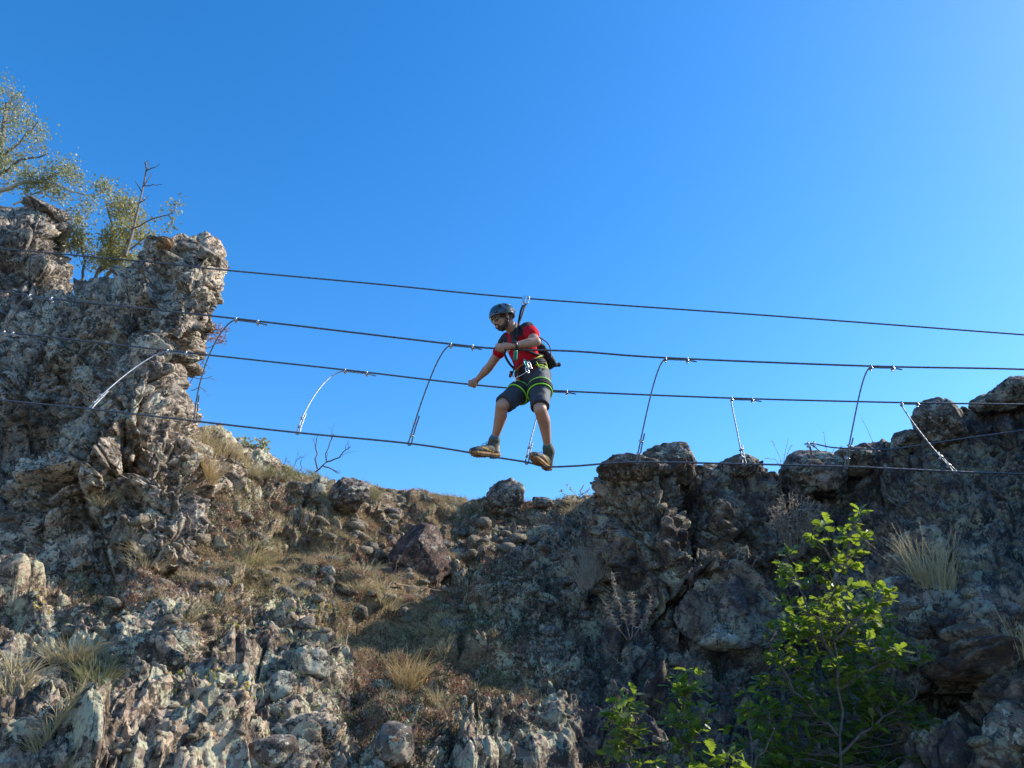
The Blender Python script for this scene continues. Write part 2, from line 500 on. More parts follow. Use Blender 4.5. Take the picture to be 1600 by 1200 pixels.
# smooth the normal field so neighbouring displacement does not tear
for _ in range(3):
    N[1:-1] = (N[:-2] + N[1:-1] + N[2:]) / 3
    for s in (3, 7):
        N = (np.roll(N, s, 1) + N + np.roll(N, -s, 1)) / 3
N /= np.linalg.norm(N, axis=-1, keepdims=True)
ribs = 0.25 + 0.9 * sst(700, 1000, PX) * (1 - 0.6 * sst(1300, 1420, PX)) + 0.5 * gauss(PX, PY, 450, 1050, 130, 100)
diag = 0.9 * (1 - sst(250, 520, PX)) + 0.15
flat = gauss(PX, PY, 430, 860, 190, 70) + gauss(PX, PY, 640, 980, 110, 80) * 0.8 + gauss(PX, PY, 620, 790, 220, 24) + 0.8 * gauss(PX, PY, 190, 905, 110, 42, -8) + 0.6 * gauss(PX, PY, 130, 1080, 80, 30, -20) + 0.5 * gauss(PX, PY, 330, 1020, 60, 40, -30)
flat = np.clip(flat, 0, 1)
ll = (1 - sst(450, 720, PX)) * sst(880, 1000, PY)
D, pn, f1, k1 = relief(V, ribs * (1 - 0.4 * flat), diag * (1 - 0.5 * flat), 0.8 - 0.25 * ll + 0.3 * sst(900, 1000, PX), 0, 0.75 - 0.3 * ll, 0.85 - 0.2 * ll)
# turf ledges on the open slope
led = vn(V * np.array([1.2, 1.2, 7.0]) + 0.6 * fbm(V * 2, 2, 50)[..., None], 41)
D = D * (1 - 0.08 * flat) + 0.075 * flat * led
# keep the crest line where it stands
edge = np.exp(-np.abs(TV) / 0.045)
D = D * (1 - 0.68 * edge)
V = V + N * D[..., None]
Nf = grid_normals(V)
Nf = -Nf if Nf[nk + 200, 500, 1] > 0 else Nf
soil = -0.05 - 1.3 * np.minimum(D + 0.02, 0.12) + 0.62 * flat + 0.5 * sst(0.45, 0.85, Nf[..., 2]) * (1 - 0.8 * sst(0.0, .5, 1 - f1)) - 0.25 * sst(1340, 1450, PX) \
     + 0.3 * gauss(PX, PY, 1170, 900, 100, 60) + 0.45 * gauss(PX, PY, 660, 1060, 150, 110) + 0.2 * gauss(PX, PY, 230, 930, 160, 60) \
     + 0.5 * (sst(0.45, 0.2, k1) * 0) + 0.25 * gauss(PX, PY, 1380, 790, 90, 40) \
     - 0.35 * gauss(PX, PY, 60, 850, 160, 90) - 0.3 * gauss(PX, PY, 300, 1080, 140, 80)
tone = 1.12 * sst(860, 1010, PX + 0.25 * (PY - 900)) * (1 - 0.35 * gauss(PX, PY, 1440, 960, 110, 90) - 0.3 * gauss(PX, PY, 1560, 800, 90, 50)) + 0.35 * gauss(PX, PY, 780, 850, 90, 40)  # darker rock on the right, plus painted shade there and mid-slope
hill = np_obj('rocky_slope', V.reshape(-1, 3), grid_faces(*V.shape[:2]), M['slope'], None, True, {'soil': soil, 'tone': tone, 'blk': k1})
tag(hill, kind='structure', label='rough lichen covered volcanic rock slope under the cables')
MAINV, MAINN = V, Nf
hpx, hpy = proj(V)
SURF = [(hpx.ravel(), hpy.ravel(), V.reshape(-1, 3), Nf.reshape(-1, 3))]

# ======================= ROCK PILLARS (closed bodies) =======================
def pillar(name, rows, Yc, dep, mat, nrow, ncol, seed, soilv=0.1, ribs=0.5, diag=0.25, lean=0.0, carve=None, knob=1.0, shrink=62):
    """rows: (py, left px, right px).  A closed crag, elliptic in plan, about Yc metres away"""
    rows = np.array(rows, float)
    py = np.interp(np.linspace(0, 1, nrow), np.linspace(0, 1, 400), np.interp(np.linspace(0, 1, 400), np.linspace(0, 1, 2), [rows[0, 0], rows[-1, 0]]))
    L = np.interp(py, rows[:, 0], rows[:, 1]); Rr = np.interp(py, rows[:, 0], rows[:, 2])
    th = np.concatenate([np.linspace(0, math.pi, int(ncol * 0.8), endpoint=False), np.linspace(math.pi, 2 * math.pi, ncol - int(ncol * 0.8), endpoint=False)])
    cx = (L + Rr) / 2; hw = (Rr - L) / 2
    t = (py - rows[0, 0]) / (rows[-1, 0] - rows[0, 0])
    Yr = Yc - lean * t
    mpx = np.array([Pn(np.array(1.0), np.array(p), np.array(y))[0] - Pn(np.array(0.0), np.array(p), np.array(y))[0] for p, y in zip(py, Yr)])
    ctr = Pn(cx, py, Yr)
    rx = hw * mpx
    ry = np.minimum(dep, rx * 1.1 + 0.25)
    # squarish section
    cth, sth = np.cos(th), np.sin(th)
    e = 0.75
    ex = np.sign(cth) * np.abs(cth) ** e; ey = -np.sign(sth) * np.abs(sth) ** e
    Vt = ctr[:, None, :] + np.stack([ex[None] * rx[:, None], ey[None] * ry[:, None], np.zeros((nrow, ncol))], -1)
    # every ring climbs away from the viewer, so the outline stands where its rows say
    dy_ = CP - (600.0 - py) / FPX * SP; dz_ = SP + (600.0 - py) / FPX * CP
    Vt[..., 2] = EYE + (dz_ / dy_)[:, None] * Vt[..., 1]
    Vt[..., 0] = ctr[:, None, 0] * (Vt[..., 1] / ctr[:, None, 1]) + ex[None] * rx[:, None] * (Vt[..., 1] / ctr[:, None, 1])
    if carve is not None:
        ppx, ppy = proj(Vt)
        Vt[..., 1] += carve(ppx, ppy)
    Nn = grid_normals(Vt, True)
    mid = Vt[nrow // 2, int(ncol * 0.4)]
    if Nn[nrow // 2, int(ncol * 0.4), 1] > 0: Nn = -Nn
    for _ in range(6):
        Nn = (np.roll(Nn, 5, 1) + Nn + np.roll(Nn, -5, 1)) / 3
        Nn[1:-1] = (Nn[:-2] + Nn[1:-1] + Nn[2:]) / 3
    Nn /= np.linalg.norm(Nn, axis=-1, keepdims=True) + 1e-9
    D, pn, f1, k1 = relief(Vt, ribs, diag, knob, seed, 1.3, 0.8)
    tp = np.exp(-t / 0.05)[:, None]
    D = D - np.percentile(D, shrink)
    D = D * (1 - 0.5 * tp)
    Vt = Vt + Nn * D[..., None]
    capc = Vt[0].mean(0); capc[2] += 0.05
    Nf = grid_normals(Vt, True)
    if Nf[nrow // 2, int(ncol * 0.4), 1] > 0: Nf = -Nf
    so = soilv + 0.5 * sst(0.5, 0.9, Nf[..., 2])
    verts = np.concatenate([Vt.reshape(-1, 3), capc[None]], 0)
    F = grid_faces(nrow, ncol, True)
    i = np.arange(ncol)
    capf = np.stack([np.full(ncol, len(verts) - 1), (i + 1) % ncol, i, i], -1)
    me_faces = F
    o = np_obj(name, verts, me_faces, mat, None, True, {'soil': np.append(so.ravel(), 0.4), 'blk': np.append(k1.ravel(), .5)})
    bm = bmesh.new(); bm.from_mesh(o.data); bm.verts.ensure_lookup_table()
    n = len(verts) - 1
    for a in range(ncol):
        bm.faces.new((bm.verts[n], bm.verts[(a + 1) % ncol], bm.verts[a])).smooth = True
    bm.to_mesh(o.data); bm.free()
    a, b_ = proj(Vt)
    front = (Vt[..., 1] < (ctr[:, None, 1] + 0.1))
    SURF.append((a[front], b_[front], Vt[front], Nf[front]))
    return o

def pcarve(px, py):
    y = 0.75 * gauss(px, py, 90, 560, 170, 48, -52)       # shaded gully running down the face
    y += 0.35 * gauss(px, py, 230, 420, 60, 45, -45)
    y -= 0.12 * gauss(px, py, 60, 740, 150, 35, -35)
    y -= 0.30 * gauss(px, py, 240, 640, 45, 60)
    y += 0.18 * gauss(px, py, 150, 780, 90, 12, -38)
    y -= 0.15 * gauss(px, py, 270, 470, 20, 90)
    return y
tower = pillar('rock_tower', [
    (352, 226, 268), (364, 208, 298), (376, 205, 314), (392, 186, 326), (415, 160, 333), (440, 130, 340), (470, 60, 337), (500, 20, 318),
    (540, -20, 304), (580, -60, 300), (620, -90, 298), (660, -130, 304), (700, -160, 318), (760, -210, 335), (830, -260, 350), (900, -300, 350)],
    9.0, 1.25, M['pillar'], 560, 620, 61, 0.02, 0.45, 0.5, 0.75, pcarve, 1.05)
tag(tower, 'tall leaning rock tower with a sunlit ragged right edge at the left', 'rock')
crag = pillar('rock_crag', [
    (326, -30, 64), (340, -60, 86), (365, -100, 90), (400, -140, 92), (440, -170, 100), (500, -190, 120), (560, -200, 130), (680, -230, 160)],
    11.2, 1.5, M['crag'], 260, 330, 33, 0.0, 0.5, 0.3, 0.6, None, 1.3)
tag(crag, 'grey rock crag half hidden behind the tall rock tower, under a flat cap slab', 'rock')

# ======================= GROUND =======================
gm = simple('dry_ground', (0.13, 0.10, 0.06), 0.95, var=0.4, scale=1.5, bump=0.5, bscale=12)
gv = []; n = 60
a = np.linspace(-1, 1, n)
gx = np.sign(a) * np.abs(a) ** 3 * 1500
X, Yg = np.meshgrid(gx, gx)
Z = 0.06 * np.sin(X * 0.7) * np.cos(Yg * 0.9) * np.exp(-(X**2 + Yg**2) / 900) - 0.02
gr = np_obj('ground', np.stack([X, Yg, Z], -1).reshape(-1, 3), grid_faces(n, n), gm)
tag(gr, kind='structure')
print('terrain', round(time.time() - T0, 1))

def skyline(px, k):
    ax, ay, v, nn = SURF[k]
    m = np.abs(ax - px) < 5
    return float(ay[m].min()) if m.any() else 1e9

def surf(px, py, rad=3.0):
    """the nearest visible point of the rock surface at photo pixel, with its normal"""
    best = None
    for (ax, ay, v, nn) in SURF:
        d = (ax - px) ** 2 + (ay - py) ** 2
        m = d < rad * rad
        if not m.any(): continue
        idx = np.nonzero(m)[0]
        j = idx[np.argmin(v[idx, 1])]
        if best is None or v[j, 1] < best[0][1]: best = (v[j], nn[j])
    if best is None:
        return surf(px, py, rad * 2) if rad < 60 else (np.array(P(px, py, 8.0)), np.array([0, 0, 1.0]))
    return Vector(best[0].astype(float)), Vector(best[1].astype(float))
# ======================= BOULDERS AND STONES =======================
def ico(sub):
    bm = bmesh.new(); bmesh.ops.create_icosphere(bm, subdivisions=sub, radius=1.0)
    v = np.array([x.co[:] for x in bm.verts], np.float32); f = np.array([[q.index for q in x.verts] for x in bm.faces], np.int32)
    bm.free(); return v, f
ICO = {k: ico(k) for k in (2, 3, 4, 5)}

def rock_shape(sub, seed, planes=14, sharp=0.5, rough=1.0):
    v, f = ICO[sub]
    rs = np.random.RandomState(seed)
    n = rs.normal(size=(planes, 3)); n /= np.linalg.norm(n, axis=1, keepdims=True)
    h = rs.uniform(0.72, 1.0, planes)
    dt = v @ n.T
    r = np.min(np.where(dt > 0.05, h[None] / np.maximum(dt, 0.05), 9), 1)
    r = r * sharp + (1 - sharp) * 0.95
    r = np.minimum(r, 1.25)
    vs = v * (1 + 0.001 * seed)
    r = r * (1 + rough * (0.20 * fbm(vs * 1.5, 3, seed % 50) + 0.07 * ridge(vs * 3.5, 4, seed % 40, 0.6) - 0.10 * sst(.15, .45, fbm(vs * 4, 3, seed % 37)) + 0.03 * fbm(vs * 13, 3, seed % 30)))
    return v * r[:, None], f

def boulder(px, py, w, h, Y, seed, label, mat='boulder', sub=4, planes=12, sharp=0.6, tilt=0.0, dep=None, shape=None, name='boulder', sink=0.0):
    """w, h in photo pixels at the boulder's distance"""
    c = P(px, py, Y)
    m = (P(px + 1, py, Y) - c).length
    v, f = rock_shape(sub, seed, planes, sharp)
    if shape is not None: v = shape(v.copy())
    s = np.array([w * m / 2, (dep or w * 0.9) * m / 2, h * m / 2 * 1.08])
    v = v * s
    a = R(tilt); ca, sa = math.cos(a), math.sin(a)
    v = np.stack([v[:, 0] * ca + v[:, 2] * sa, v[:, 1], -v[:, 0] * sa + v[:, 2] * ca], -1)
    o = np_obj(name, v, f, M[mat], None, True, {'tone': np.zeros(len(v))})
    o.location = c - Vector((0, 0, sink * h * m))
    tag(o, label, 'rock')
    return o

def onsurf(px, py, off=0.0):
    p, n = surf(px, py); return p.y + off

BL = [
 (790, 771, 58, 50, 11.15, 3, 'squarish grey brown boulder standing alone on the ridge crest below the climber', 'boulder', 5, 10, .75, 0),
 (847, 786, 28, 18, 11.1, 4, 'small dark stone on the ridge crest just right of the squarish boulder', 'boulder', 4, 9, .6, 0),
 (548, 773, 52, 42, 9.6, 6, 'pointed grey boulder near the left crest, its right face sunlit', 'boulder', 5, 7, .95, -15),
 (468, 764, 50, 24, 9.75, 7, 'low brown stone lying near the left crest under the dead twigs', 'boulder', 4, 9, .8, 5),
 (496, 762, 26, 34, 9.7, 8, 'pale upright stone leaning beside the low brown stone on the left crest', 'pale_stone', 4, 8, .8, 15),
 (256, 359, 24, 18, 8.75, 9, 'orange lichen covered stone perched on top of the rock tower', 'orange_stone', 4, 8, .7, 0),
 (297, 374, 32, 22, 8.7, 10, 'grey stone on the top right shoulder of the rock tower', 'pillar', 4, 8, .8, 20),
 (324, 400, 38, 24, 8.6, 11, 'reddish brown stone jutting from the right edge of the rock tower', 'pillar', 4, 8, .8, 35),
 (72, 331, 60, 22, 10.6, 12, 'flat brown cap slab tilted on top of the far left crag', 'boulder', 4, 9, .8, 14),
 (990, 740, 74, 38, 7.95, 13, 'blocky dark rock forming the left end of the right ridge', 'boulder', 5, 8, .6, 0),
 (1050, 727, 66, 44, 8.0, 14, 'domed dark rock on the right ridge carrying a small metal plate', 'boulder', 5, 8, .5, 0),
 (1150, 734, 56, 30, 8.15, 15, 'low flat topped dark rock on the ridge under the thin hanger', 'boulder', 5, 8, .7, 0),
 (1104, 741, 34, 24, 8.1, 16, 'small rounded dark rock between the domed and flat topped ridge rocks', 'boulder', 4, 8, .5, 0),
 (1268, 731, 86, 62, 8.2, 17, 'large smooth domed boulder on the right ridge with a cable clamp above', 'boulder', 5, 12, .3, 0),
 (1336, 722, 48, 28, 8.1, 18, 'brown split rock just right of the large domed boulder', 'boulder', 4, 8, .7, 10),
 (1312, 726, 22, 20, 8.05, 19, 'small yellowish rock wedged right of the large domed boulder', 'orange_stone', 4, 8, .5, 0),
 (1417, 688, 44, 28, 8.0, 20, 'flat dark rock stepped below the round boulder on the right ridge', 'boulder', 4, 8, .8, -8),
 (1466, 658, 62, 62, 7.7, 21, 'big round dark boulder on the right skyline behind the last thin hanger', 'boulder', 5, 14, .35, 0),
 (1543, 631, 34, 20, 7.8, 22, 'small dark rock on the skyline between the round boulder and the right end', 'boulder', 4, 8, .7, 0),
 (1580, 618, 54, 34, 7.7, 23, 'highest dark rock on the skyline at the right edge', 'boulder', 5, 8, .6, 0),
]
for b in BL:
    (px, py, bw, bh, Y, sd, lb, mt, sub, pl, shp, tl) = b
    rg = px > 960
    if py < 800:
        si = skyline(px, 1 if 200 < px < 345 and py < 420 else (2 if px < 100 else 0))
        if si < 1e8: py = max(py, si + bh * (0.02 if px in (790, 847) else 0.22))
        if 200 < px < 345 and py < 430: Y = surf(px, py + 8)[0].y + 0.12
    boulder(px, py, bw * (1.25 if rg else 1), bh * (1.15 if rg else 1), Y + (.12 if rg else 0), sd, lb, mt, sub, pl, shp, tl)

def redshape(v):
    # a wedge: flat left face, ridge running down to the right
    x, y, z = v[:, 0], v[:, 1], v[:, 2]
    n = [(-0.55, -0.55, 0.62, .55), (0.62, -0.70, 0.30, .52), (0.1, -0.35, 0.93, .80), (0.9, 0.1, 0.42, .72), (-0.95, -0.2, 0.2, .95), (0.05, -0.98, -0.2, .62)]
    for a, b_, c, h in n:
        L = math.sqrt(a * a + b_ * b_ + c * c); d = (x * a + y * b_ + z * c) / L - h
        m = d > 0
        k = np.where(m, d * 0.93, 0)
        x = x - k * a / L; y = y - k * b_ / L; z = z - k * c / L
    return np.stack([x, y, z], -1)
boulder(660, 866, 104, 104, onsurf(662, 905) + 0.30, 25, 'large angular reddish brown boulder set in the slope left of the shaded hollow', 'red_boulder', 5, 12, .25, 0, 110, redshape)

for (px, py, bw, bh, lb, mt, tl, sd) in [
 (1048, 903, 32, 28, 'pale grey stone standing out of the dark rock face, below the right ridge', 'pale_stone', 20, 31),
 (1096, 915, 20, 20, 'small pale bluish stone right of the larger pale stone in the dark face', 'pale_stone', 0, 32),
 (1130, 1000, 62, 36, 'lump of rock crusted with pale green lichen left of the large oak shrub', 'pale_stone', 0, 33),
 (484, 1040, 60, 42, 'pale lichen covered knob of rock in the lower middle of the slope', 'pale_stone', 10, 34),
 (434, 1075, 46, 40, 'rounded pale stone just lower left of the lichen covered knob', 'pale_stone', -15, 35),
 (425, 1182, 70, 56, 'dark rounded boulder at the bottom edge below the rounded pale stone', 'boulder', 0, 36),
 (612, 1165, 70, 66, 'brown boulder with a white lichen flank at the bottom edge of the slope', 'boulder', -10, 37),
 (608, 845, 34, 22, 'small dark red rock just left of the large reddish boulder', 'red_boulder', 0, 38),
 (1584, 1130, 80, 66, 'brown boulder at the lower right corner', 'boulder', 0, 39),
 (514, 893, 22, 18, 'small pale stone in the open turf below the golden grass', 'pale_stone', 0, 40),
 (909, 930, 24, 22, 'pale green rounded stone in the shade beside the tall dry stalks', 'pale_stone', 0, 41)]:
    boulder(px, py, bw, bh, onsurf(px, py, 0.03), sd, lb, mt, 4, 10, .55, tl)
# the two big lichen-spotted boulders on the right
def col_shape(v):
    v[:, 0] *= 1 - 0.15 * v[:, 2]; return v
bA = boulder(1440, 985, 150, 170, 5.75, 43, 'big rounded boulder spotted with pale lichen right of the large oak shrub', 'boulder', 5, 12, .5, -6, 150, col_shape)
bB = boulder(1552, 1000, 74, 130, 5.45, 44, 'upright boulder with a pale green lichen face near the right edge', 'pale_stone', 5, 10, .5, -8, 110, col_shape)

for o in (bA, bB):
    vv = np.array([q.co[:] for q in o.data.vertices]); nn_ = vv / np.linalg.norm(vv, axis=1, keepdims=True)
    vv = vv + np.array(o.location); a_, b_ = proj(vv); SURF.append((a_, b_, vv, nn_))

# loose stones lying on the slope, parts of the slope
stone_me = []
for i in range(8):
    v, f = rock_shape(2, 200 + i, 5, 1.0)
    v = v * np.array([1, 0.8, 0.6])
    mt = M['boulder'] if i % 3 == 0 else (M['slope'])
    stone_me.append(np_mesh('stone', v, f, mt, False, {'tone': np.zeros(len(v)), 'soil': np.full(len(v), .2), 'blk': np.full(len(v), .25 + .08 * i)}))
placed = 0
while placed < 290:
    px = rnd.uniform(-10, 1610); py = rnd.uniform(720, 1195)
    if placed < 200:
        px = rnd.gauss(600, 210); py = rnd.gauss(860, 70)
    if py < crest(px) + 18: continue
    p, nn = surf(px, py, 2.5)
    if nn.z < 0.25: continue
    o = bpy.data.objects.new('stone', stone_me[placed % 8])
    s = 0.0042 * p.y * 0.25 * rnd.choice([6, 7, 8, 9, 11, 15]) * 0.72
    o.scale = (s * rnd.uniform(.8, 1.3), s, s * rnd.uniform(.8, 1.1))
    o.rotation_euler = (rnd.uniform(-.4, .4), rnd.uniform(-.4, .4), rnd.uniform(0, 6.3))
    o.location = p - nn * s * 0.1
    link(o, hill)
    placed += 1

# ======================= PLANTS =======================
def leaf_mat(name, c1, c2, trans, tfac=0.35, rough=0.5, scale=6):
    m, nt, b = new_mat(name); g = NG(nt)
    geo = g.node('ShaderNodeObjectInfo'); tc = g.node('ShaderNodeTexCoord')
    gg = g.node('ShaderNodeNewGeometry')
    f = g.noise(gg.outputs['Position'], scale, 3, 0.6)
    f = g.mr(f, 0.35, 0.65)
    cc = g.mix(f, c1, c2)
    g.l(cc, b.inputs['Base Color']); b.inputs['Roughness'].default_value = rough
    tr = g.node('ShaderNodeBsdfTranslucent')
    g.l(g.mix(g.mr(g.noise(gg.outputs['Position'], scale * 2.3, 3, 0.6), 0.35, 0.65), tuple(x * 0.7 for x in trans), tuple(min(1, x * 1.2) for x in trans)), tr.inputs[0])
    mx = g.node('ShaderNodeMixShader'); mx.inputs[0].default_value = tfac
    g.l(b.outputs[0], mx.inputs[1]); g.l(tr.outputs[0], mx.inputs[2])
    g.l(mx.outputs[0], nt.nodes['Material Output'].inputs['Surface'])
    return m
M['straw'] = leaf_mat('straw_grass', (0.34, 0.26, 0.13), (0.50, 0.41, 0.24), (0.55, 0.44, 0.24), 0.3, 0.7, 9)
M['gold'] = leaf_mat('golden_grass', (0.38, 0.25, 0.10), (0.50, 0.37, 0.18), (0.55, 0.40, 0.18), 0.3, 0.7, 9)
M['drygreen'] = leaf_mat('greenish_dry_grass', (0.17, 0.17, 0.07), (0.36, 0.30, 0.16), (0.4, 0.38, 0.16), 0.3, 0.7, 9)
M['greyweed'] = leaf_mat('grey_dead_weed', (0.30, 0.25, 0.20), (0.44, 0.38, 0.31), (0.34, 0.29, 0.22), 0.25, 0.8, 20)
M['pinkplant'] = leaf_mat('pink_stonecrop', (0.33, 0.16, 0.12), (0.42, 0.28, 0.18), (0.45, 0.2, 0.14), 0.25, 0.6, 5)
M['houseleek'] = leaf_mat('grey_green_houseleek', (0.20, 0.24, 0.14), (0.31, 0.34, 0.19), (0.3, 0.38, 0.15), 0.2, 0.5, 5)
M['moss'] = leaf_mat('brown_green_moss', (0.05, 0.045, 0.018), (0.11, 0.08, 0.035), (0.1, 0.09, 0.03), 0.15, 0.9, 8)
M['rustmoss'] = leaf_mat('rusty_moss', (0.11, 0.055, 0.03), (0.17, 0.10, 0.06), (0.15, 0.08, 0.04), 0.15, 0.9, 8)
M['yellow'] = leaf_mat('yellow_flower', (0.55, 0.42, 0.05), (0.62, 0.52, 0.12), (0.6, 0.5, 0.1), 0.25, 0.6, 5)
M['oak_leaf'] = leaf_mat('oak_leaf', (0.028, 0.075, 0.018), (0.12, 0.15, 0.035), (0.33, 0.45, 0.04), 0.43, 0.40, 14)
M['tree_leaf'] = leaf_mat('pale_tree_leaf', (0.20, 0.22, 0.12), (0.34, 0.34, 0.20), (0.42, 0.42, 0.18), 0.38, 0.45, 8)
M['yellow_leaf'] = leaf_mat('yellowing_leaf', (0.20, 0.19, 0.06), (0.42, 0.32, 0.07), (0.55, 0.42, 0.06), 0.4, 0.5, 8)
M['bark'] = simple('grey_bark', (0.17, 0.145, 0.125), 0.9, var=0.35, scale=40, bump=0.8, bscale=90)
M['pale_bark'] = simple('pale_bark', (0.46, 0.41, 0.35), 0.85, var=0.25, scale=30, bump=0.6, bscale=90)
M['dead_twig'] = simple('dead_twig', (0.10, 0.075, 0.065), 0.9, var=0.3, scale=40)
M['brown_twig'] = simple('brown_twig', (0.21, 0.15, 0.11), 0.9, var=0.3, scale=40)

def blades(base, direc, length, width, droop, mat, name, parent=None, seg=3):
    n = len(base)
    rs = NR
    d = direc / np.linalg.norm(direc, axis=1, keepdims=True)
    side = np.cross(d, rs.normal(size=(n, 3))); side /= np.linalg.norm(side, axis=1, keepdims=True) + 1e-6
    out = d * np.array([1, 1, 0]); out /= np.linalg.norm(out, axis=1, keepdims=True) + 1e-3
    V_ = []
    for k in range(seg + 1):
        t = k / seg
        p = base + d * (length * t)[:, None] + (out * 0.6 + np.array([0, 0, -0.55])) * (droop * length * t * t)[:, None]
        w_ = (width * (1 - 0.9 * t) * 0.5)[:, None]
        V_ += [p - side * w_, p + side * w_]
    V_ = np.stack(V_, 1)
    k = (seg + 1) * 2
    F_ = []
    for s in range(seg):
        F_.append([2 * s, 2 * s + 1, 2 * s + 3, 2 * s + 2])
    F_ = (np.array(F_)[None] + (np.arange(n) * k)[:, None, None]).reshape(-1, 4)
    return np_obj(name, V_.reshape(-1, 3), F_, mat, parent, False)

def tuft(px, py, h, wd, mat, label, n=160, name='grass_tuft', lean=(0, 0, 0), group=None, width=0.0055, drp=0.45, upright=0.55, heads=0, cat='grass'):
    p, nn = surf(px, py)
    m = (P(px + 1, py, p.y) - P(px, py, p.y)).length
    hh = h * m * 0.92; ww = wd * m
    n = int(n * 1.9)
    a = NR.rand(n) * 6.283; r = np.sqrt(NR.rand(n)) * ww * 0.36
    base = np.array(p)[None] * 0 + np.stack([np.cos(a) * r, np.sin(a) * r, -0.02 + 0 * r], -1)
    nz_ = max(nn.z, 0.45)
    base[:, 2] -= np.clip((nn.x * base[:, 0] + nn.y * base[:, 1]) / nz_, -0.12, 0.12) + NR.uniform(0, .03, n)
    out = np.stack([np.cos(a), np.sin(a), 0 * a], -1) * (NR.rand(n)[:, None] ** 0.7) * (ww / max(hh, 0.05)) * 0.5
    direc = out + np.array([0, 0, upright + 0.5]) + np.array(lean)[None] + NR.normal(size=(n, 3)) * 0.22
    L_ = hh * NR.uniform(0.25, 1.15, n)
    o = blades(base, direc, L_, np.full(n, width) * NR.uniform(.6, 1.3, n), NR.uniform(0.1, drp * 2, n), mat, name)
    o.location = p + nn * 0.02 + Vector((0, -0.02, 0.01))
    tag(o, label, cat, group)
    if heads:
        hb = []; hd = []
        dn = direc / np.linalg.norm(direc, axis=1, keepdims=True)
        for i in range(heads):
            e = base[i] + dn[i] * L_[i] * 0.75
            for k in range(14):
                hb.append(e + dn[i] * 0.008 * k); hd.append(dn[i] + NR.normal(size=3) * 0.35)
        so = blades(np.array(hb), np.array(hd), np.full(len(hb), 0.018), np.full(len(hb), 0.004), np.zeros(len(hb)), mat, 'seed_heads', o, 2); so['kind'] = 'stuff'
        sl = blades(base[:heads], dn[:heads], L_[:heads] * 0.8, np.full(heads, 0.004), np.zeros(heads), mat, 'stalks', o, 2)['kind'] = 'stuff'
    return o

TG = 'dry grass tufts on the rock slope'
for (px, py, h, wd, mt, lb, n) in [
 (118, 1030, 58, 90, 'straw', 'bushy straw coloured grass tuft at the lower left with green blades beside it', 260),
 (152, 1056, 52, 80, 'drygreen', 'greenish grass tuft leaning right, just below the bushy straw tuft', 200),
 (22, 1070, 60, 80, 'straw', 'straw tuft at the left edge of the frame above the dark rocks', 200),
 (96, 1135, 66, 70, 'straw', 'tall wispy straw tuft near the bottom left corner', 200),
 (482, 858, 54, 110, 'gold', 'widest golden grass tuft in the middle of the sunny slope', 380),
 (520, 878, 34, 50, 'straw', 'small pale golden tuft at the lower right of the widest golden tuft', 140),
 (566, 905, 30, 70, 'straw', 'low straw tuft trailing down the slope toward the reddish boulder', 180),
 (602, 930, 34, 50, 'straw', 'low straw tuft at the lower end of the trailing grass', 140),
 (298, 966, 34, 40, 'straw', 'small round straw tuft left of the slope centre', 130),
 (232, 868, 30, 80, 'straw', 'low spreading straw tuft below the rock tower foot', 200),
 (168, 772, 26, 50, 'straw', 'little dry tuft on the bedding ledge at the foot of the rock tower', 120),
 (640, 1068, 70, 56, 'gold', 'tall golden tuft in the lower middle beside brown moss', 220),
 (684, 1100, 40, 40, 'straw', 'small straw tuft lower right of the tall golden tuft', 120),
 (1508, 893, 22, 60, 'drygreen', 'low yellowish green tuft beside the tall bristly grass', 120),
 (396, 860, 36, 90, 'drygreen', 'greenish grey grass patch left of the widest golden tuft', 220),
 (580, 768, 26, 36, 'drygreen', 'small spiky tuft on the skyline right of the pointed boulder', 110),
 (700, 1010, 26, 30, 'straw', 'tiny straw tuft on the bare soil in the slope centre', 60)]:
    tuft(px, py, h, wd, M[mt], lb, n, group=TG)
CG = 'dry grass tufts along the left crest'
for (px, py, h, wd, mt, lb, n) in [
 (320, 690, 44, 60, 'straw', 'dry grass tuft in the corner between rock tower and left crest', 240),
 (325, 735, 60, 44, 'gold', 'column of golden dry grass below the corner of the rock tower', 220),
 (352, 706, 36, 60, 'straw', 'straw tuft on the left crest, next to the tower corner grass', 220),
 (388, 730, 34, 64, 'straw', 'straw tuft on the left crest below the little green bush', 220),
 (430, 744, 28, 64, 'drygreen', 'greenish tuft on the left crest right of the little green bush', 220),
 (472, 752, 28, 60, 'drygreen', 'greenish tuft on the left crest left of the dead twigs', 220),
 (508, 756, 26, 56, 'drygreen', 'greenish tuft at the foot of the dead twigs on the left crest', 200)]:
    tuft(px, py, h, wd, M[mt], lb, n, group=CG)
tuft(640, 780, 12, 60, M['straw'], 'low dry grass on the skyline left of the squarish boulder', 110)
tuft(905, 790, 26, 70, M['straw'], 'dry grass on the skyline just left of the right ridge', 180)
tuft(928, 900, 88, 64, M['greyweed'], 'tall grey grass clump in the shade left of the dark rock face', 260, upright=0.9, heads=14)
tuft(1450, 905, 88, 90, M['straw'], 'tall bristly grass with seed spikes on top of the big spotted boulder', 170, upright=1.0, drp=.15, heads=30, width=0.006)
tuft(1592, 1010, 66, 36, M['straw'], 'few yellow stalks at the right edge beside the upright boulder', 30, upright=1.2, drp=.1, heads=4, width=0.005)
tuft(1440, 800, 36, 110, M['greyweed'], 'sparse thin grass above the bristly grass on the shaded face', 60, upright=1.0, drp=.2, heads=6)

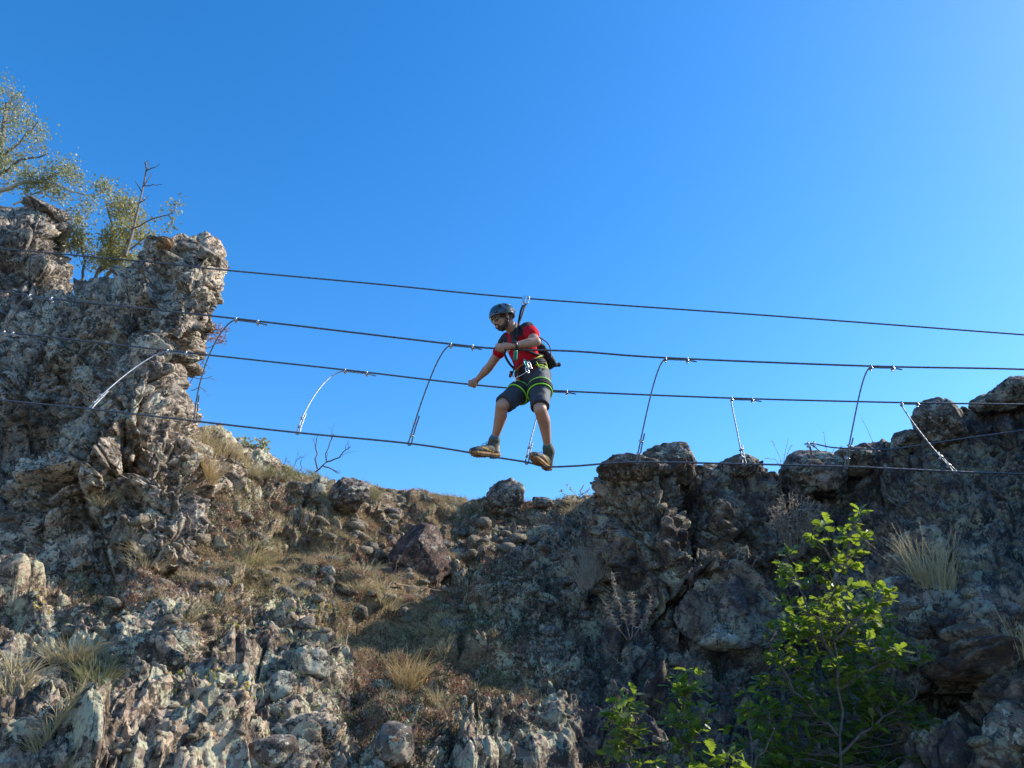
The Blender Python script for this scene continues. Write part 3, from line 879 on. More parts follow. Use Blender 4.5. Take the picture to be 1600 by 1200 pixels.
# ---- woody and weedy plants: tubes gathered per plant
class Tubes:
    def __init__(s): s.v = []; s.f = []; s.n = 0
    def add(s, pts, r0, r1, sides=5):
        pts = [np.array(p, float) for p in pts]
        m = len(pts)
        rings = []
        for i, p in enumerate(pts):
            t = pts[min(i + 1, m - 1)] - pts[max(i - 1, 0)]
            t = t / (np.linalg.norm(t) + 1e-9)
            a = np.cross(t, [0.3, 0.9, 0.31]); a /= np.linalg.norm(a) + 1e-9
            b = np.cross(t, a)
            r = r0 + (r1 - r0) * i / max(m - 1, 1)
            th = np.arange(sides) * 2 * math.pi / sides
            rings.append(p + r * (np.cos(th)[:, None] * a + np.sin(th)[:, None] * b))
        s.v.append(np.concatenate(rings))
        s.f.append(grid_faces(m, sides, True) + s.n)
        s.n += m * sides
    def obj(s, name, mat, parent=None, loc=None):
        v = np.concatenate(s.v)
        if loc is not None: v = v - np.array(loc)
        return np_obj(name, v, np.concatenate(s.f), mat, parent, True)

def wob(p0, p1, n, amp):
    p0 = np.array(p0, float); p1 = np.array(p1, float)
    L_ = np.linalg.norm(p1 - p0)
    pts = [p0 + (p1 - p0) * (i / n) + (NR.normal(size=3) * amp * L_ * (math.sin(math.pi * i / n)) if 0 < i < n else 0) for i in range(n + 1)]
    return pts

def twigs(T, p0, d, L_, r, depth, tips, spread=0.7, up=0.25, nb=3):
    p1 = np.array(p0) + d * L_
    pts = wob(p0, p1, 4, 0.06)
    T.add(pts, r, r * 0.55, 5 if r > 0.006 else 4)
    tips.append(pts[2]); tips.append(p1)
    if depth == 0: return
    for k in range(nb):
        j = NR.randint(1, 5)
        nd = d + NR.normal(size=3) * spread + np.array([0, 0, up])
        nd /= np.linalg.norm(nd)
        twigs(T, pts[j], nd, L_ * NR.uniform(.5, .8), r * 0.55, depth - 1, tips, spread, up, nb)

def small_leaves(tips, n, size, spread, mat, name, parent, loc):
    tips = np.array(tips)
    c = tips[NR.randint(0, len(tips), n)] + NR.normal(size=(n, 3)) * spread - np.array(loc)
    a = NR.normal(size=(n, 3)); a /= np.linalg.norm(a, axis=1, keepdims=True)
    b = np.cross(a, NR.normal(size=(n, 3))); b /= np.linalg.norm(b, axis=1, keepdims=True)
    nn_ = np.cross(a, b)
    s = size * NR.uniform(0.6, 1.25, n)[:, None]
    v = np.stack([c - a * s * .5, c - a * s * .1 + b * s * .36 + nn_ * s * .08, c + a * s * .32 + b * s * .2, c + a * s * .55, c + a * s * .32 - b * s * .2, c - a * s * .1 - b * s * .36 + nn_ * s * .08], 1)
    f = (np.array([[0, 1, 2, 3], [0, 3, 4, 5]])[None] + (np.arange(n) * 6)[:, None, None]).reshape(-1, 4)
    o = np_obj(name, v.reshape(-1, 3), f, mat, parent, False)
    return o

def tree(name, label, base, limbs, nleaf, lsize, lspread, lmat, depth=2, twigL=0.45, r=0.05, cat='tree', bark='bark', nb=3, lmat2=None, nleaf2=0):
    root = empty(name, base)
    tag(root, label, cat)
    T = Tubes(); T2 = Tubes(); tips = []
    for (pts, r0, r1) in limbs:
        T.add([q for a_, b_ in zip(pts[:-1], pts[1:]) for q in wob(a_, b_, 3, 0.04)[:-1]] + [pts[-1]], r0, r1, 8)
        for i in range(1, len(pts)):
            a_, b_ = np.array(pts[i - 1]), np.array(pts[i])
            L_ = np.linalg.norm(b_ - a_)
            for k in range(max(1, int(L_ / 0.22))):
                if i == 1 and len(pts) > 3: continue
                u = NR.rand(); d = (b_ - a_) / L_ + NR.normal(size=3) * 0.9 + np.array([0, 0, .3]); d /= np.linalg.norm(d)
                twigs(T2, a_ + (b_ - a_) * u, d, twigL * NR.uniform(.6, 1.1), r1 * 0.55, depth, tips, 0.7, 0.2, nb)
    T.obj('trunk', M[bark], root, base)
    tw = T2.obj('twigs', M['bark'], root, base); tw['kind'] = 'stuff'
    if nleaf:
        o = small_leaves(tips, nleaf, lsize, lspread, M[lmat], 'crown', root, base); o['kind'] = 'stuff'
    if nleaf2:
        o = small_leaves(tips, nleaf2, lsize, lspread, M[lmat2], 'yellow_foliage', root, base); o['kind'] = 'stuff'
    return root

def PL(*a): return [np.array(P(*q)) for q in a]
tree('leafy_tree', 'tall pale leaved tree rising above the far left crag', P(-150, 470, 12.5), [
    (PL((-150, 470, 12.5), (-90, 360, 12.3), (-20, 270, 12.0), (5, 215, 12.0), (10, 160, 12.0)), 0.11, 0.02),
    (PL((-20, 270, 12.0), (30, 225, 11.8), (60, 190, 11.7)), 0.03, 0.014),
    (PL((-20, 285, 12.0), (30, 250, 11.6), (75, 240, 11.5)), 0.03, 0.012),
    (PL((-60, 320, 12.0), (-100, 250, 12.5), (-120, 180, 12.6)), 0.04, 0.014),
    (PL((-90, 350, 12.2), (-140, 300, 12.5), (-200, 240, 12.5)), 0.04, 0.014),
    (PL((0, 240, 12.0), (-30, 190, 12.2), (-40, 140, 12.2)), 0.03, 0.012)],
    8000, 0.050, 0.085, 'tree_leaf', 2, 0.42)
tree('leafy_tree', 'low spreading tree whose pale bare limb reaches right behind the far left crag', P(-110, 420, 12.0), [
    (PL((-110, 420, 12.0), (-60, 330, 11.8), (0, 298, 11.6), (45, 284, 11.5), (72, 283, 11.5)), 0.07, 0.022),
    (PL((72, 283, 11.5), (110, 300, 11.5), (150, 305, 11.5), (175, 290, 11.5)), 0.02, 0.010),
    (PL((60, 284, 11.5), (100, 268, 11.5), (125, 275, 11.5)), 0.02, 0.010),
    (PL((20, 320, 11.6), (60, 300, 11.6), (90, 310, 11.6)), 0.02, 0.010)],
    3200, 0.048, 0.09, 'tree_leaf', 2, 0.30, bark='pale_bark')
tree('leafy_bush', 'yellowing bush filling the gap between the far left crag and the rock tower', P(135, 500, 11.3), [
    (PL((135, 500, 11.3), (130, 440, 11.3), (128, 390, 11.3), (120, 350, 11.3)), 0.03, 0.012),
    (PL((135, 470, 11.3), (170, 400, 11.2), (175, 350, 11.2), (165, 315, 11.2)), 0.03, 0.010),
    (PL((150, 450, 11.3), (195, 390, 11.1), (215, 350, 11.1), (200, 310, 11.1)), 0.03, 0.010),
    (PL((150, 430, 11.3), (210, 385, 10.9), (235, 362, 10.9)), 0.02, 0.010)],
    5000, 0.044, 0.10, 'tree_leaf', 2, 0.26, lmat2='yellow_leaf', nleaf2=2600, cat='bush')
# dead snag
sn = empty('dead_tree', P(196, 400, 10.6)); tag(sn, 'bare dead trunk with short side twigs above the yellowing bush', 'dead tree')
T = Tubes(); T.add(PL((196, 400, 10.6), (207, 365, 10.6), (214, 335, 10.6), (221, 305, 10.6), (226, 280, 10.6), (229, 262, 10.6), (228, 253, 10.6)), 0.024, 0.006, 8); T.obj('trunk', M['bark'], sn, sn.location)
T = Tubes()
for pl in [((224, 290, 10.6), (240, 288, 10.5), (253, 288, 10.5)), ((228, 268, 10.6), (240, 262, 10.5), (250, 256, 10.5)), ((226, 278, 10.6), (232, 262, 10.6), (233, 253, 10.6)), ((222, 300, 10.6), (214, 288, 10.6), (211, 282, 10.6)),
           ((224, 292, 10.6), (233, 278, 10.6), (236, 270, 10.6)), ((218, 318, 10.6), (226, 312, 10.5), (233, 305, 10.5)), ((228, 262, 10.6), (226, 254, 10.6), (232, 250, 10.6))]:
    pts = PL(*pl); T.add([q for a_, b_ in zip(pts[:-1], pts[1:]) for q in wob(a_, b_, 3, 0.06)], 0.010, 0.004, 5)
T.obj('twigs', M['dead_twig'], sn, sn.location)['kind'] = 'stuff'
# dead branch lying over the tower top
def bare(name, label, limbs, r0, r1, mat, cat='twigs', depth=1, L_=0.2, up=0.1, nb=2, extra=None):
    b0 = limbs[0][0]
    T = Tubes(); tips = []
    for pl in limbs:
        pts = PL(*pl)
        T.add([q for a_, b_ in zip(pts[:-1], pts[1:]) for q in wob(a_, b_, 3, 0.05)[:-1]] + [pts[-1]], r0, r1, 5)
        for i in range(1, len(pts)):
            d = (pts[i] - pts[i - 1]); d = d / np.linalg.norm(d) + NR.normal(size=3) * 0.5; d /= np.linalg.norm(d)
            twigs(T, pts[i] if i < len(pts) - 1 else pts[i - 1] * .5 + pts[i] * .5, d, L_ * NR.uniform(.5, 1), r1 * 0.8, depth, tips, .6, up, nb)
    loc = P(*b0)
    o = T.obj(name, M[mat], None, loc); o.location = loc
    tag(o, label, cat)
    if extra: small = small_leaves(tips, extra[0], extra[1], extra[2], M[extra[3]], extra[4], o, loc); small['kind'] = 'stuff'
    return o
bare('dead_branch', 'thin dead branch reaching right over the top of the rock tower', [((205, 358, 9.6), (235, 343, 9.5), (262, 336, 9.4), (273, 330, 9.4), (276, 318, 9.4)), ((262, 336, 9.4), (270, 345, 9.3), (270, 350, 9.3))], 0.012, 0.005, 'brown_twig', 'branch', 1, 0.18, extra=(120, 0.05, 0.06, 'tree_leaf', 'leaves'))
bare('dead_bush', 'leafless dark twigs standing against the sky on the left crest', [
    ((492, 738, 10.3), (510, 722, 10.3), (516, 690, 10.3), (522, 678, 10.3)), ((496, 733, 10.3), (493, 700, 10.3), (495, 684, 10.3)), ((510, 722, 10.3), (530, 715, 10.3), (540, 703, 10.3), (548, 698, 10.3)),
    ((505, 728, 10.3), (518, 733, 10.3), (526, 738, 10.3))], 0.011, 0.005, 'dead_twig', 'dead bush', 1, 0.16, nb=2)
bare('dead_bush', 'sparse thin twigs on the left crest between the green bush and the dark twigs', [
    ((436, 735, 10.1), (444, 724, 10.1), (448, 716, 10.1)), ((455, 735, 10.1), (462, 722, 10.1), (470, 712, 10.1)), ((470, 735, 10.1), (470, 720, 10.1))], 0.006, 0.003, 'dead_twig', 'dead bush', 1, 0.15, nb=3)
bare('dead_bush', 'bare brown twigs sticking out of the right side of the rock tower near its foot', [
    ((296, 600, 8.9), (308, 580, 8.8), (318, 565, 8.8), (322, 556, 8.8)), ((298, 590, 8.9), (316, 592, 8.8), (332, 588, 8.8)), ((299, 610, 8.9), (314, 606, 8.8), (322, 612, 8.8)), ((296, 570, 8.9), (310, 562, 8.8), (325, 572, 8.8))], 0.006, 0.003, 'brown_twig', 'dead bush', 1, 0.16, nb=3)
bare('dry_plant', 'dried pinkish flower plant growing from the right edge of the rock tower', [
    ((312, 545, 8.8), (325, 533, 8.7), (335, 527, 8.7)), ((314, 540, 8.8), (326, 520, 8.7), (334, 512, 8.7)), ((312, 548, 8.8), (335, 538, 8.7), (350, 533, 8.7)), ((318, 530, 8.8), (332, 516, 8.7), (344, 514, 8.7))], 0.005, 0.003, 'brown_twig', 'plant', 1, 0.10, nb=3, extra=(240, 0.028, 0.025, 'pinkplant', 'dry_flowers'))
bare('small_bush', 'little grey green bush on the left crest against the sky', [
    ((398, 728, 9.9), (390, 705, 9.9), (384, 692, 9.9)), ((400, 728, 9.9), (404, 708, 9.9), (408, 698, 9.9)), ((385, 705, 9.9), (378, 696, 9.9)), ((404, 722, 9.9), (414, 705, 9.9))], 0.012, 0.006, 'brown_twig', 'bush', 1, 0.16, nb=3, extra=(420, 0.05, 0.04, 'tree_leaf', 'leaves'))
bare('dead_stick', 'brown dead stick lying across the slope below the reddish boulder', [((618, 912, onsurf(618, 912, -.06)), (650, 919, onsurf(650, 919, -.08)), (690, 923, onsurf(690, 923, -.06)))], 0.010, 0.006, 'brown_twig', 'stick', 0, 0.1)
bare('dead_stick', 'bent thin stick lying left of the tall golden tuft', [((512, 1017, onsurf(512, 1017, -.05)), (540, 1008, onsurf(540, 1008, -.07)), (560, 1000, onsurf(560, 1000, -.07)), (574, 992, onsurf(574, 992, -.05)))], 0.006, 0.003, 'brown_twig', 'stick', 0, 0.12)
bare('dead_stick', 'forked brown stick on the dark rocks at the lower left', [((256, 1050, onsurf(256, 1050, -.04)), (280, 1066, onsurf(280, 1066, -.06)), (300, 1072, onsurf(300, 1072, -.06))), ((290, 1046, onsurf(290, 1046, -.05)), (300, 1060, onsurf(300, 1060, -.06)), (304, 1075, onsurf(304, 1075, -.04)))], 0.008, 0.005, 'brown_twig', 'stick', 0, 0.1)

def weed(label, stalks, bush=0.02, mat='greyweed', name='dead_weed', nper=55, r=0.004):
    """upright dead stalks crowded with small dry heads"""
    b0 = stalks[0][0]; loc = P(*b0)
    T = Tubes(); hb = []; hd = []
    for pl in stalks:
        pts = PL(*pl); T.add(pts, r, r * 0.5, 4)
        for k in range(nper):
            u = 0.25 + 0.75 * NR.rand(); s = u * (len(pts) - 1); i = min(int(s), len(pts) - 2)
            q = pts[i] + (pts[i + 1] - pts[i]) * (s - i)
            d = NR.normal(size=3) + np.array([0, 0, .8]); hb.append(q - np.array(loc)); hd.append(d)
    o = T.obj(name, M['brown_twig'] if mat == 'greyweed' else M[mat], None, loc); o.location = loc
    tag(o, label, 'dead plant')
    n = len(hb)
    h = blades(np.array(hb), np.array(hd), NR.uniform(.5, 1.2, n) * bush * 1.6, NR.uniform(.5, 1.2, n) * bush * 0.5, np.full(n, .3), M[mat], 'dry_heads', o, 2)
    h['kind'] = 'stuff'
    return o
def Yon(x, y, o=-.08): return onsurf(x, y, o)
y1 = Yon(985, 992) - .4
weed('three tall dead weed stalks with crusty dry heads in the shaded middle right', [((985, 1000, y1), (975, 960, y1), (962, 930, y1), (957, 896, y1)), ((987, 998, y1), (990, 960, y1), (986, 925, y1)), ((990, 995, y1), (1010, 965, y1), (1018, 932, y1)), ((980, 1000, y1), (955, 965, y1), (947, 945, y1))], 0.026, nper=150)
y1 = Yon(980, 1050)
weed('low dead weed with leaning pale heads below the three tall stalks', [((990, 1050, y1), (970, 1038, y1), (945, 1015, y1)), ((992, 1050, y1), (984, 1035, y1), (974, 1020, y1)), ((985, 1070, y1), (960, 1064, y1), (948, 1060, y1))], 0.02)
y1 = Yon(1245, 860) - .35
st = []
for k in range(46):
    a_ = rnd.uniform(-1, 1); x1 = 1243 + a_ * 50; yy = 762 + abs(a_) * 28 + rnd.uniform(0, 30)
    st.append(((1245 + a_ * 12, 868 - 10 * rnd.random(), y1 + rnd.uniform(-.1, .2)), (1244 + a_ * 32, 825, y1), (x1, yy, y1 + rnd.uniform(-.15, .15))))
weed('dome of grey dead brushwood on the shaded slope above the oak shrub', st, 0.024, nper=40, r=0.003)
weed('feathery dead weed standing on the skyline right of the flat topped rock', [((1222, 745, 8.5), (1219, 715, 8.5), (1206, 688, 8.5)), ((1222, 745, 8.5), (1226, 710, 8.5), (1232, 684, 8.5)), ((1222, 735, 8.5), (1212, 718, 8.5), (1195, 716, 8.5)), ((1222, 735, 8.5), (1232, 705, 8.5), (1238, 695, 8.5))], 0.016, nper=22, r=0.003)
weed('faint dead weed on the skyline behind the large domed boulder', [((1294, 720, 8.6), (1290, 695, 8.6), (1287, 674, 8.6)), ((1294, 720, 8.6), (1304, 700, 8.6), (1318, 698, 8.6))], 0.016, nper=14, r=0.003)
weed('single thin leaning stalk on the skyline left of the round boulder', [((1367, 698, 8.3), (1356, 672, 8.3), (1346, 653, 8.3))], 0.012, nper=10, r=0.003)
weed('pale wispy dead plant on the skyline left of the right ridge', [((905, 778, 11.0), (895, 768, 11.0), (885, 757, 11.0)), ((905, 778, 11.0), (908, 765, 11.0), (912, 758, 11.0)), ((900, 778, 11), (918, 768, 11), (922, 762, 11)), ((905, 778, 11.0), (880, 772, 11.0), (876, 765, 11.0))], 0.03, 'straw', nper=26, r=0.004)
weed('dark wiry weed stalks just left of the large reddish boulder', [((612, 893, Yon(612, 893)), (608, 875, Yon(612, 893)), (604, 862, Yon(612, 893))), ((618, 893, Yon(618, 893)), (620, 878, Yon(618, 893)), (626, 868, Yon(618, 893)))], 0.02, nper=26)
y1 = Yon(1150, 890)
weed('thin dead weed with a pale fluffy head on the shaded ledge', [((1156, 890, y1), (1152, 872, y1), (1158, 856, y1)), ((1156, 890, y1), (1162, 874, y1), (1168, 858, y1)), ((1175, 885, y1), (1185, 870, y1), (1196, 862, y1))], 0.02, nper=24)

# ---- ground cover: what nobody could count
def scatter(cond, n, seed=0):
    ii = MAINN[..., 2].shape
    rs = np.random.RandomState(seed)
    out_p = []; out_n = []
    r0, r1 = nk, nk + len(tm)
    while sum(len(x) for x in out_p) < n:
        r = rs.randint(r0, r1, n * 6); c = rs.randint(128, len(xs) - 118, n * 6)
        x = PX[r, c]; y = PY[r, c]; nz = MAINN[r, c, 2]; so = soil[r, c]
        # even out by distance: far rows are denser in rows, so thin them a little
        k = rs.rand(n * 6) < cond(x, y, nz, so)
        out_p.append(MAINV[r[k], c[k]]); out_n.append(MAINN[r[k], c[k]])
    return np.concatenate(out_p)[:n], np.concatenate(out_n)[:n]
def clump(P_, N_, per, size, spread, width, mat, name, up=0.6, seg=2, drp=0.2):
    n = len(P_)
    b = np.repeat(P_, per, 0) + NR.normal(size=(n * per, 3)) * spread
    d = np.repeat(N_, per, 0) * 0.5 + NR.normal(size=(n * per, 3)) * 0.55 + np.array([0, 0, up])
    L_ = size * NR.uniform(.5, 1.3, n * per)
    o = blades(b, d, L_, np.full(n * per, width), np.full(n * per, drp), mat, name, None, seg)
    tag(o, kind='stuff')
    return o
lit = lambda x, y: (1 - sst(800, 1000, x + 0.35 * (y - 850)))
pts, nn_ = scatter(lambda x, y, nz, so: sst(0.25, 0.6, so) * (0.15 + lit(x, y)) * (nz > .1) * (fbm(np.stack([x, y, 0 * x], -1) * 0.02, 2, 33) > -0.05), 15000, 1)
o = clump(pts, nn_, 7, 0.06, 0.016, 0.004, M["straw"], "dry_grass"); tag(o, "thin dry grass scattered over the sunny rock slope", "ground cover")
pts, nn_ = scatter(lambda x, y, nz, so: sst(0.15, 0.6, so) * (0.25 + lit(x, y)) * (nz > .25) * (fbm(np.stack([x, y, 0 * x], -1) * 0.014, 2, 3) > 0.0), 5000, 2)
o = clump(pts, nn_, 22, 0.026, 0.018, 0.008, M['pinkplant'], 'stonecrop'); tag(o, 'pinkish dry stonecrop cushions on the rock slope', 'ground cover')
pts, nn_ = scatter(lambda x, y, nz, so: sst(0.05, 0.5, so) * (0.4 + lit(x, y)) * (nz > .2) * (fbm(np.stack([x, y, 0 * x], -1) * 0.02, 2, 8) > 0.05), 2000, 3)
o = clump(pts, nn_, 18, 0.022, 0.014, 0.011, M['houseleek'], 'houseleek'); tag(o, 'grey green houseleek rosettes between the rocks', 'ground cover')
pts, nn_ = scatter(lambda x, y, nz, so: sst(-0.1, 0.4, so) * (nz > .1) * (fbm(np.stack([x, y, 0 * x], -1) * 0.012, 2, 14) > -.1), 10000, 4)
o = clump(pts, nn_, 16, 0.020, 0.026, 0.008, M['moss'], 'moss'); tag(o, 'dark olive moss cushions in the rock hollows', 'ground cover')
pts, nn_ = scatter(lambda x, y, nz, so: sst(-0.1, 0.4, so) * (nz > .1) * (fbm(np.stack([x, y, 0 * x], -1) * 0.012, 2, 24) > 0.0), 7000, 5)
o = clump(pts, nn_, 16, 0.022, 0.022, 0.006, M['rustmoss'], 'rusty_moss'); tag(o, 'rust brown moss and dead leaves on the rock ledges', 'ground cover')
def near(cx, cy, sx2, sy2): return lambda x, y: gauss(x, y, cx, cy, sx2, sy2)
spots = [near(215, 955, 35, 8), near(55, 960, 25, 12), near(180, 1118, 35, 10), near(330, 1110, 60, 25), near(270, 765, 22, 6), near(365, 775, 12, 6), near(500, 960, 60, 20), near(350, 975, 50, 20)]
pts, nn_ = scatter(lambda x, y, nz, so: sum(f(x, y) for f in spots), 420, 6)
o = clump(pts, nn_, 12, 0.014, 0.008, 0.009, M['yellow'], 'yellow_flowers'); tag(o, 'tiny yellow flower heads on the mossy ledges', 'ground cover')

# ---- oak shrubs
def oak_leaf_mesh():
    t = np.array([0, .10, .20, .28, .36, .47, .55, .67, .75, .88, 1.0])
    w_ = np.array([.012, .02, .10, .19, .11, .28, .17, .33, .20, .21, .0])
    zc = -0.10 * t ** 2 + 0.04 * np.sin(t * 6)
    mid = np.stack([0 * t, t, zc], -1)
    l = np.stack([-w_, t + np.where(w_ > .15, .05, 0) - .02, zc + w_ * 0.28], -1)
    r = np.stack([w_, t + np.where(w_ > .15, .05, 0) - .02, zc + w_ * 0.28], -1)
    n = len(t); f = []
    for i in range(n - 1):
        f.append([i, i + 1, n + i + 1, n + i]); f.append([i, 2 * n + i, 2 * n + i + 1, i + 1])
    return np.concatenate([mid, l, r]), np.array(f)
OLV, OLF = oak_leaf_mesh()
oak_me = np_mesh('leaf', OLV, OLF, M['oak_leaf'], True)
def oak(label, base, stems, clusters, nparts, size=0.10, lab_cat='shrub', name='oak_shrub', seed=1):
    rs = np.random.RandomState(seed)
    root = empty(name, base); tag(root, label, lab_cat)
    T = Tubes(); sk_ = []
    for pl in stems:
        pts = PL(*pl); pts = [q for a_, b_ in zip(pts[:-1], pts[1:]) for q in wob(a_, b_, 4, 0.04)]
        T.add(pts, 0.009, 0.003, 7); sk_ += list(pts)
    sk_ = np.array(sk_)
    mats = []
    if name == 'oak_shrub' and nparts < 300:
        clusters = clusters + [(a_ + rs.uniform(-18, 18), b_ + rs.uniform(8, 34), Y_ + rs.uniform(0, .2), n_) for (a_, b_, Y_, n_) in clusters]
    for (px, py, Y, nl) in clusters:
        c = np.array(P(px, py, Y))
        dd = np.linalg.norm(sk_ - c, axis=1) + np.where(sk_[:, 2] > c[2], 0.4, 0)
        s0 = sk_[np.argmin(dd)]
        T.add(wob(s0, c, 4, 0.06), 0.0032, 0.0016, 5)
        ax = (c - s0); ax /= np.linalg.norm(ax) + 1e-6
        for k in range(nl):
            a = rs.normal(size=3); a[2] *= 0.35
            d = a / (np.linalg.norm(a) + 1e-6) + ax * 0.7; d /= np.linalg.norm(d)
            upv = np.array([0, 0, 1.0]) + rs.normal(size=3) * 0.45 + np.array([0.2, -0.1, 0])
            sd = np.cross(d, upv); sd /= np.linalg.norm(sd) + 1e-6
            up2 = np.cross(sd, d)
            s = size * rs.uniform(.45, 1.15)
            pos = c - ax * rs.uniform(0, 0.10) + d * 0.01
            Mx = Matrix(((sd[0] * s, d[0] * s, up2[0] * s, pos[0]), (sd[1] * s, d[1] * s, up2[1] * s, pos[1]), (sd[2] * s, d[2] * s, up2[2] * s, pos[2]), (0, 0, 0, 1)))
            mats.append((Mx, pos))
    T.obj('stem', M['dead_twig'], root, base)
    order = sorted(range(len(mats)), key=lambda i: mats[i][1][1])
    chosen = set(order[:nparts])
    rest = []
    for i, (Mx, pos) in enumerate(mats):
        if i in chosen:
            o = bpy.data.objects.new('leaf', oak_me); link(o, root)
            o.matrix_local = Matrix.Translation(-Vector(base)) @ Mx
        else:
            rest.append(OLV @ np.array(Mx)[:3, :3].T + np.array(Mx)[:3, 3] - np.array(base))
    if rest:
        V_ = np.stack(rest); F_ = (OLF[None] + (np.arange(len(rest)) * len(OLV))[:, None, None]).reshape(-1, 4)
        o = np_obj('foliage', V_.reshape(-1, 3), F_, M['oak_leaf'], root); o['kind'] = 'stuff'
    return root
C = []
for (px, py, n) in [(1345, 800, 6), (1300, 814, 4), (1335, 822, 5), (1355, 832, 7), (1325, 842, 7), (1268, 835, 6), (1284, 842, 6), (1236, 862, 4), (1215, 885, 6), (1240, 888, 7), (1262, 880, 6), (1290, 886, 6), (1318, 872, 6), (1340, 862, 7), (1345, 880, 6),
                    (1232, 905, 6), (1258, 912, 7), (1285, 905, 6), (1308, 925, 6), (1335, 915, 7), (1362, 918, 6), (1385, 925, 7), (1392, 938, 4), (1215, 940, 5), (1275, 945, 6), (1318, 955, 6), (1345, 945, 6), (1365, 955, 4), (1225, 975, 7), (1248, 970, 8), (1265, 985, 8),
                    (1285, 975, 7), (1195, 975, 4), (1325, 985, 5), (1352, 1000, 6), (1388, 1005, 5), (1405, 1015, 6), (1430, 1012, 5), (1440, 1026, 6), (1410, 1035, 7), (1385, 1030, 5), (1345, 1045, 6), (1305, 1030, 6)]:
    C.append((px, py, 4.75 + rnd.uniform(-.2, .25), n + 6))
for k in range(420):
    px = rnd.uniform(1170, 1460); py = rnd.uniform(930, 1240)
    if abs(px - 1310) > 60 + (py - 930) * 0.45: continue
    C.append((px, py, 5.2 + rnd.uniform(-.3, .35), 8))
oak('large oak shrub with bright backlit upper leaves in the lower right', P(1325, 1330, 4.9), [
    ((1325, 1330, 4.9), (1312, 1150, 4.9), (1303, 1000, 4.85), (1320, 880, 4.8), (1342, 802, 4.78)),
    ((1305, 1030, 4.85), (1255, 930, 4.8), (1225, 880, 4.8)), ((1308, 1080, 4.9), (1370, 1040, 4.8), (1435, 1018, 4.75)), ((1305, 1000, 4.85), (1350, 950, 4.8), (1388, 928, 4.75)),
    ((1318, 890, 4.8), (1280, 850, 4.8), (1266, 838, 4.8)), ((1310, 1150, 4.9), (1240, 1080, 4.9), (1200, 1000, 4.9)), ((1312, 1180, 4.9), (1380, 1120, 4.9), (1430, 1090, 4.9))], C, 300, 0.078)
C = [(px, py, 4.3 + rnd.uniform(-.1, .15), n) for (px, py, n) in [(950, 1105, 6), (970, 1092, 8), (990, 1088, 6), (960, 1118, 6), (985, 1112, 7), (1000, 1106, 5), (975, 1132, 6), (995, 1140, 6), (965, 1145, 4), (960, 1165, 5), (985, 1175, 7), (1005, 1190, 6), (1020, 1165, 5)]]
oak('small oak seedling with bright lobed leaves, leftmost of the oaks at the bottom', P(990, 1290, 4.4), [((990, 1290, 4.4), (985, 1180, 4.35), (975, 1098, 4.3)), ((985, 1170, 4.35), (995, 1110, 4.3))], C, 120, 0.080, seed=2)
C = [(px, py, 4.6 + rnd.uniform(-.12, .2), n) for (px, py, n) in [(1072, 1045, 5), (1085, 1048, 5), (1062, 1060, 6), (1080, 1068, 7), (1095, 1080, 6), (1055, 1078, 5), (1070, 1092, 7), (1045, 1105, 6), (1090, 1105, 7), (1065, 1120, 7), (1040, 1130, 6), (1105, 1125, 6), (1080, 1140, 7), (1050, 1155, 7), (1100, 1160, 7), (1070, 1180, 7), (1035, 1190, 6), (1120, 1185, 6)]]
oak('slender oak seedling standing between the leftmost seedling and the large oak', P(1078, 1300, 4.7), [((1078, 1300, 4.7), (1075, 1160, 4.65), (1072, 1052, 4.6)), ((1076, 1180, 4.65), (1100, 1120, 4.6)), ((1076, 1180, 4.65), (1045, 1120, 4.6))], C, 150, 0.078, seed=3)
C = [(px, py, 4.7 + rnd.uniform(-.12, .3), n) for (px, py, n) in [(1165, 1080, 5), (1180, 1095, 6), (1150, 1100, 6), (1200, 1110, 6), (1170, 1120, 7), (1215, 1135, 6), (1145, 1135, 7), (1190, 1145, 7), (1165, 1160, 7), (1220, 1165, 6), (1140, 1180, 6), (1195, 1185, 7)]]
oak('dark oak seedling in deep shade left of the large oak shrub', P(1180, 1310, 4.8), [((1180, 1310, 4.8), (1175, 1180, 4.75), (1168, 1088, 4.7)), ((1178, 1200, 4.75), (1210, 1140, 4.75))], C, 90, 0.078, seed=4)
C = [(px, py, 3.9 + rnd.uniform(-.1, .1), n) for (px, py, n) in [(1112, 1182, 6), (1130, 1192, 6), (1150, 1185, 6), (1165, 1196, 6), (1120, 1210, 6), (1145, 1215, 6), (1085, 1200, 4)]]
oak('oak sprig poking up at the bottom edge of the frame', P(1140, 1330, 4.0), [((1140, 1330, 4.0), (1138, 1240, 3.95), (1132, 1188, 3.9)), ((1138, 1250, 3.95), (1155, 1190, 3.9))], C, 60, 0.085, seed=5)
print('plants', round(time.time() - T0, 1))
# ======================= CABLES =======================
def metal(name, c, rough, met=0.85, var=0.25):
    return simple(name, c, rough, met, var=var, scale=60, bump=0.3, bscale=400)
M['cable'] = metal('weathered_steel_cable', (0.13, 0.13, 0.15), 0.5, 0.7)
M['hanger'] = metal('sunlit_hanger', (0.40, 0.41, 0.43), 0.55, 0.6)  # hanger steel with sunlight painted in, for the left lower-rail hangers
M['shaded_hanger'] = metal('shaded_hanger', (0.19, 0.20, 0.22), 0.5, 0.6)  # same hanger steel, darkened to paint in sky-lit shade
M['zinc'] = metal('zinc_clamp', (0.62, 0.62, 0.62), 0.35, 0.9)

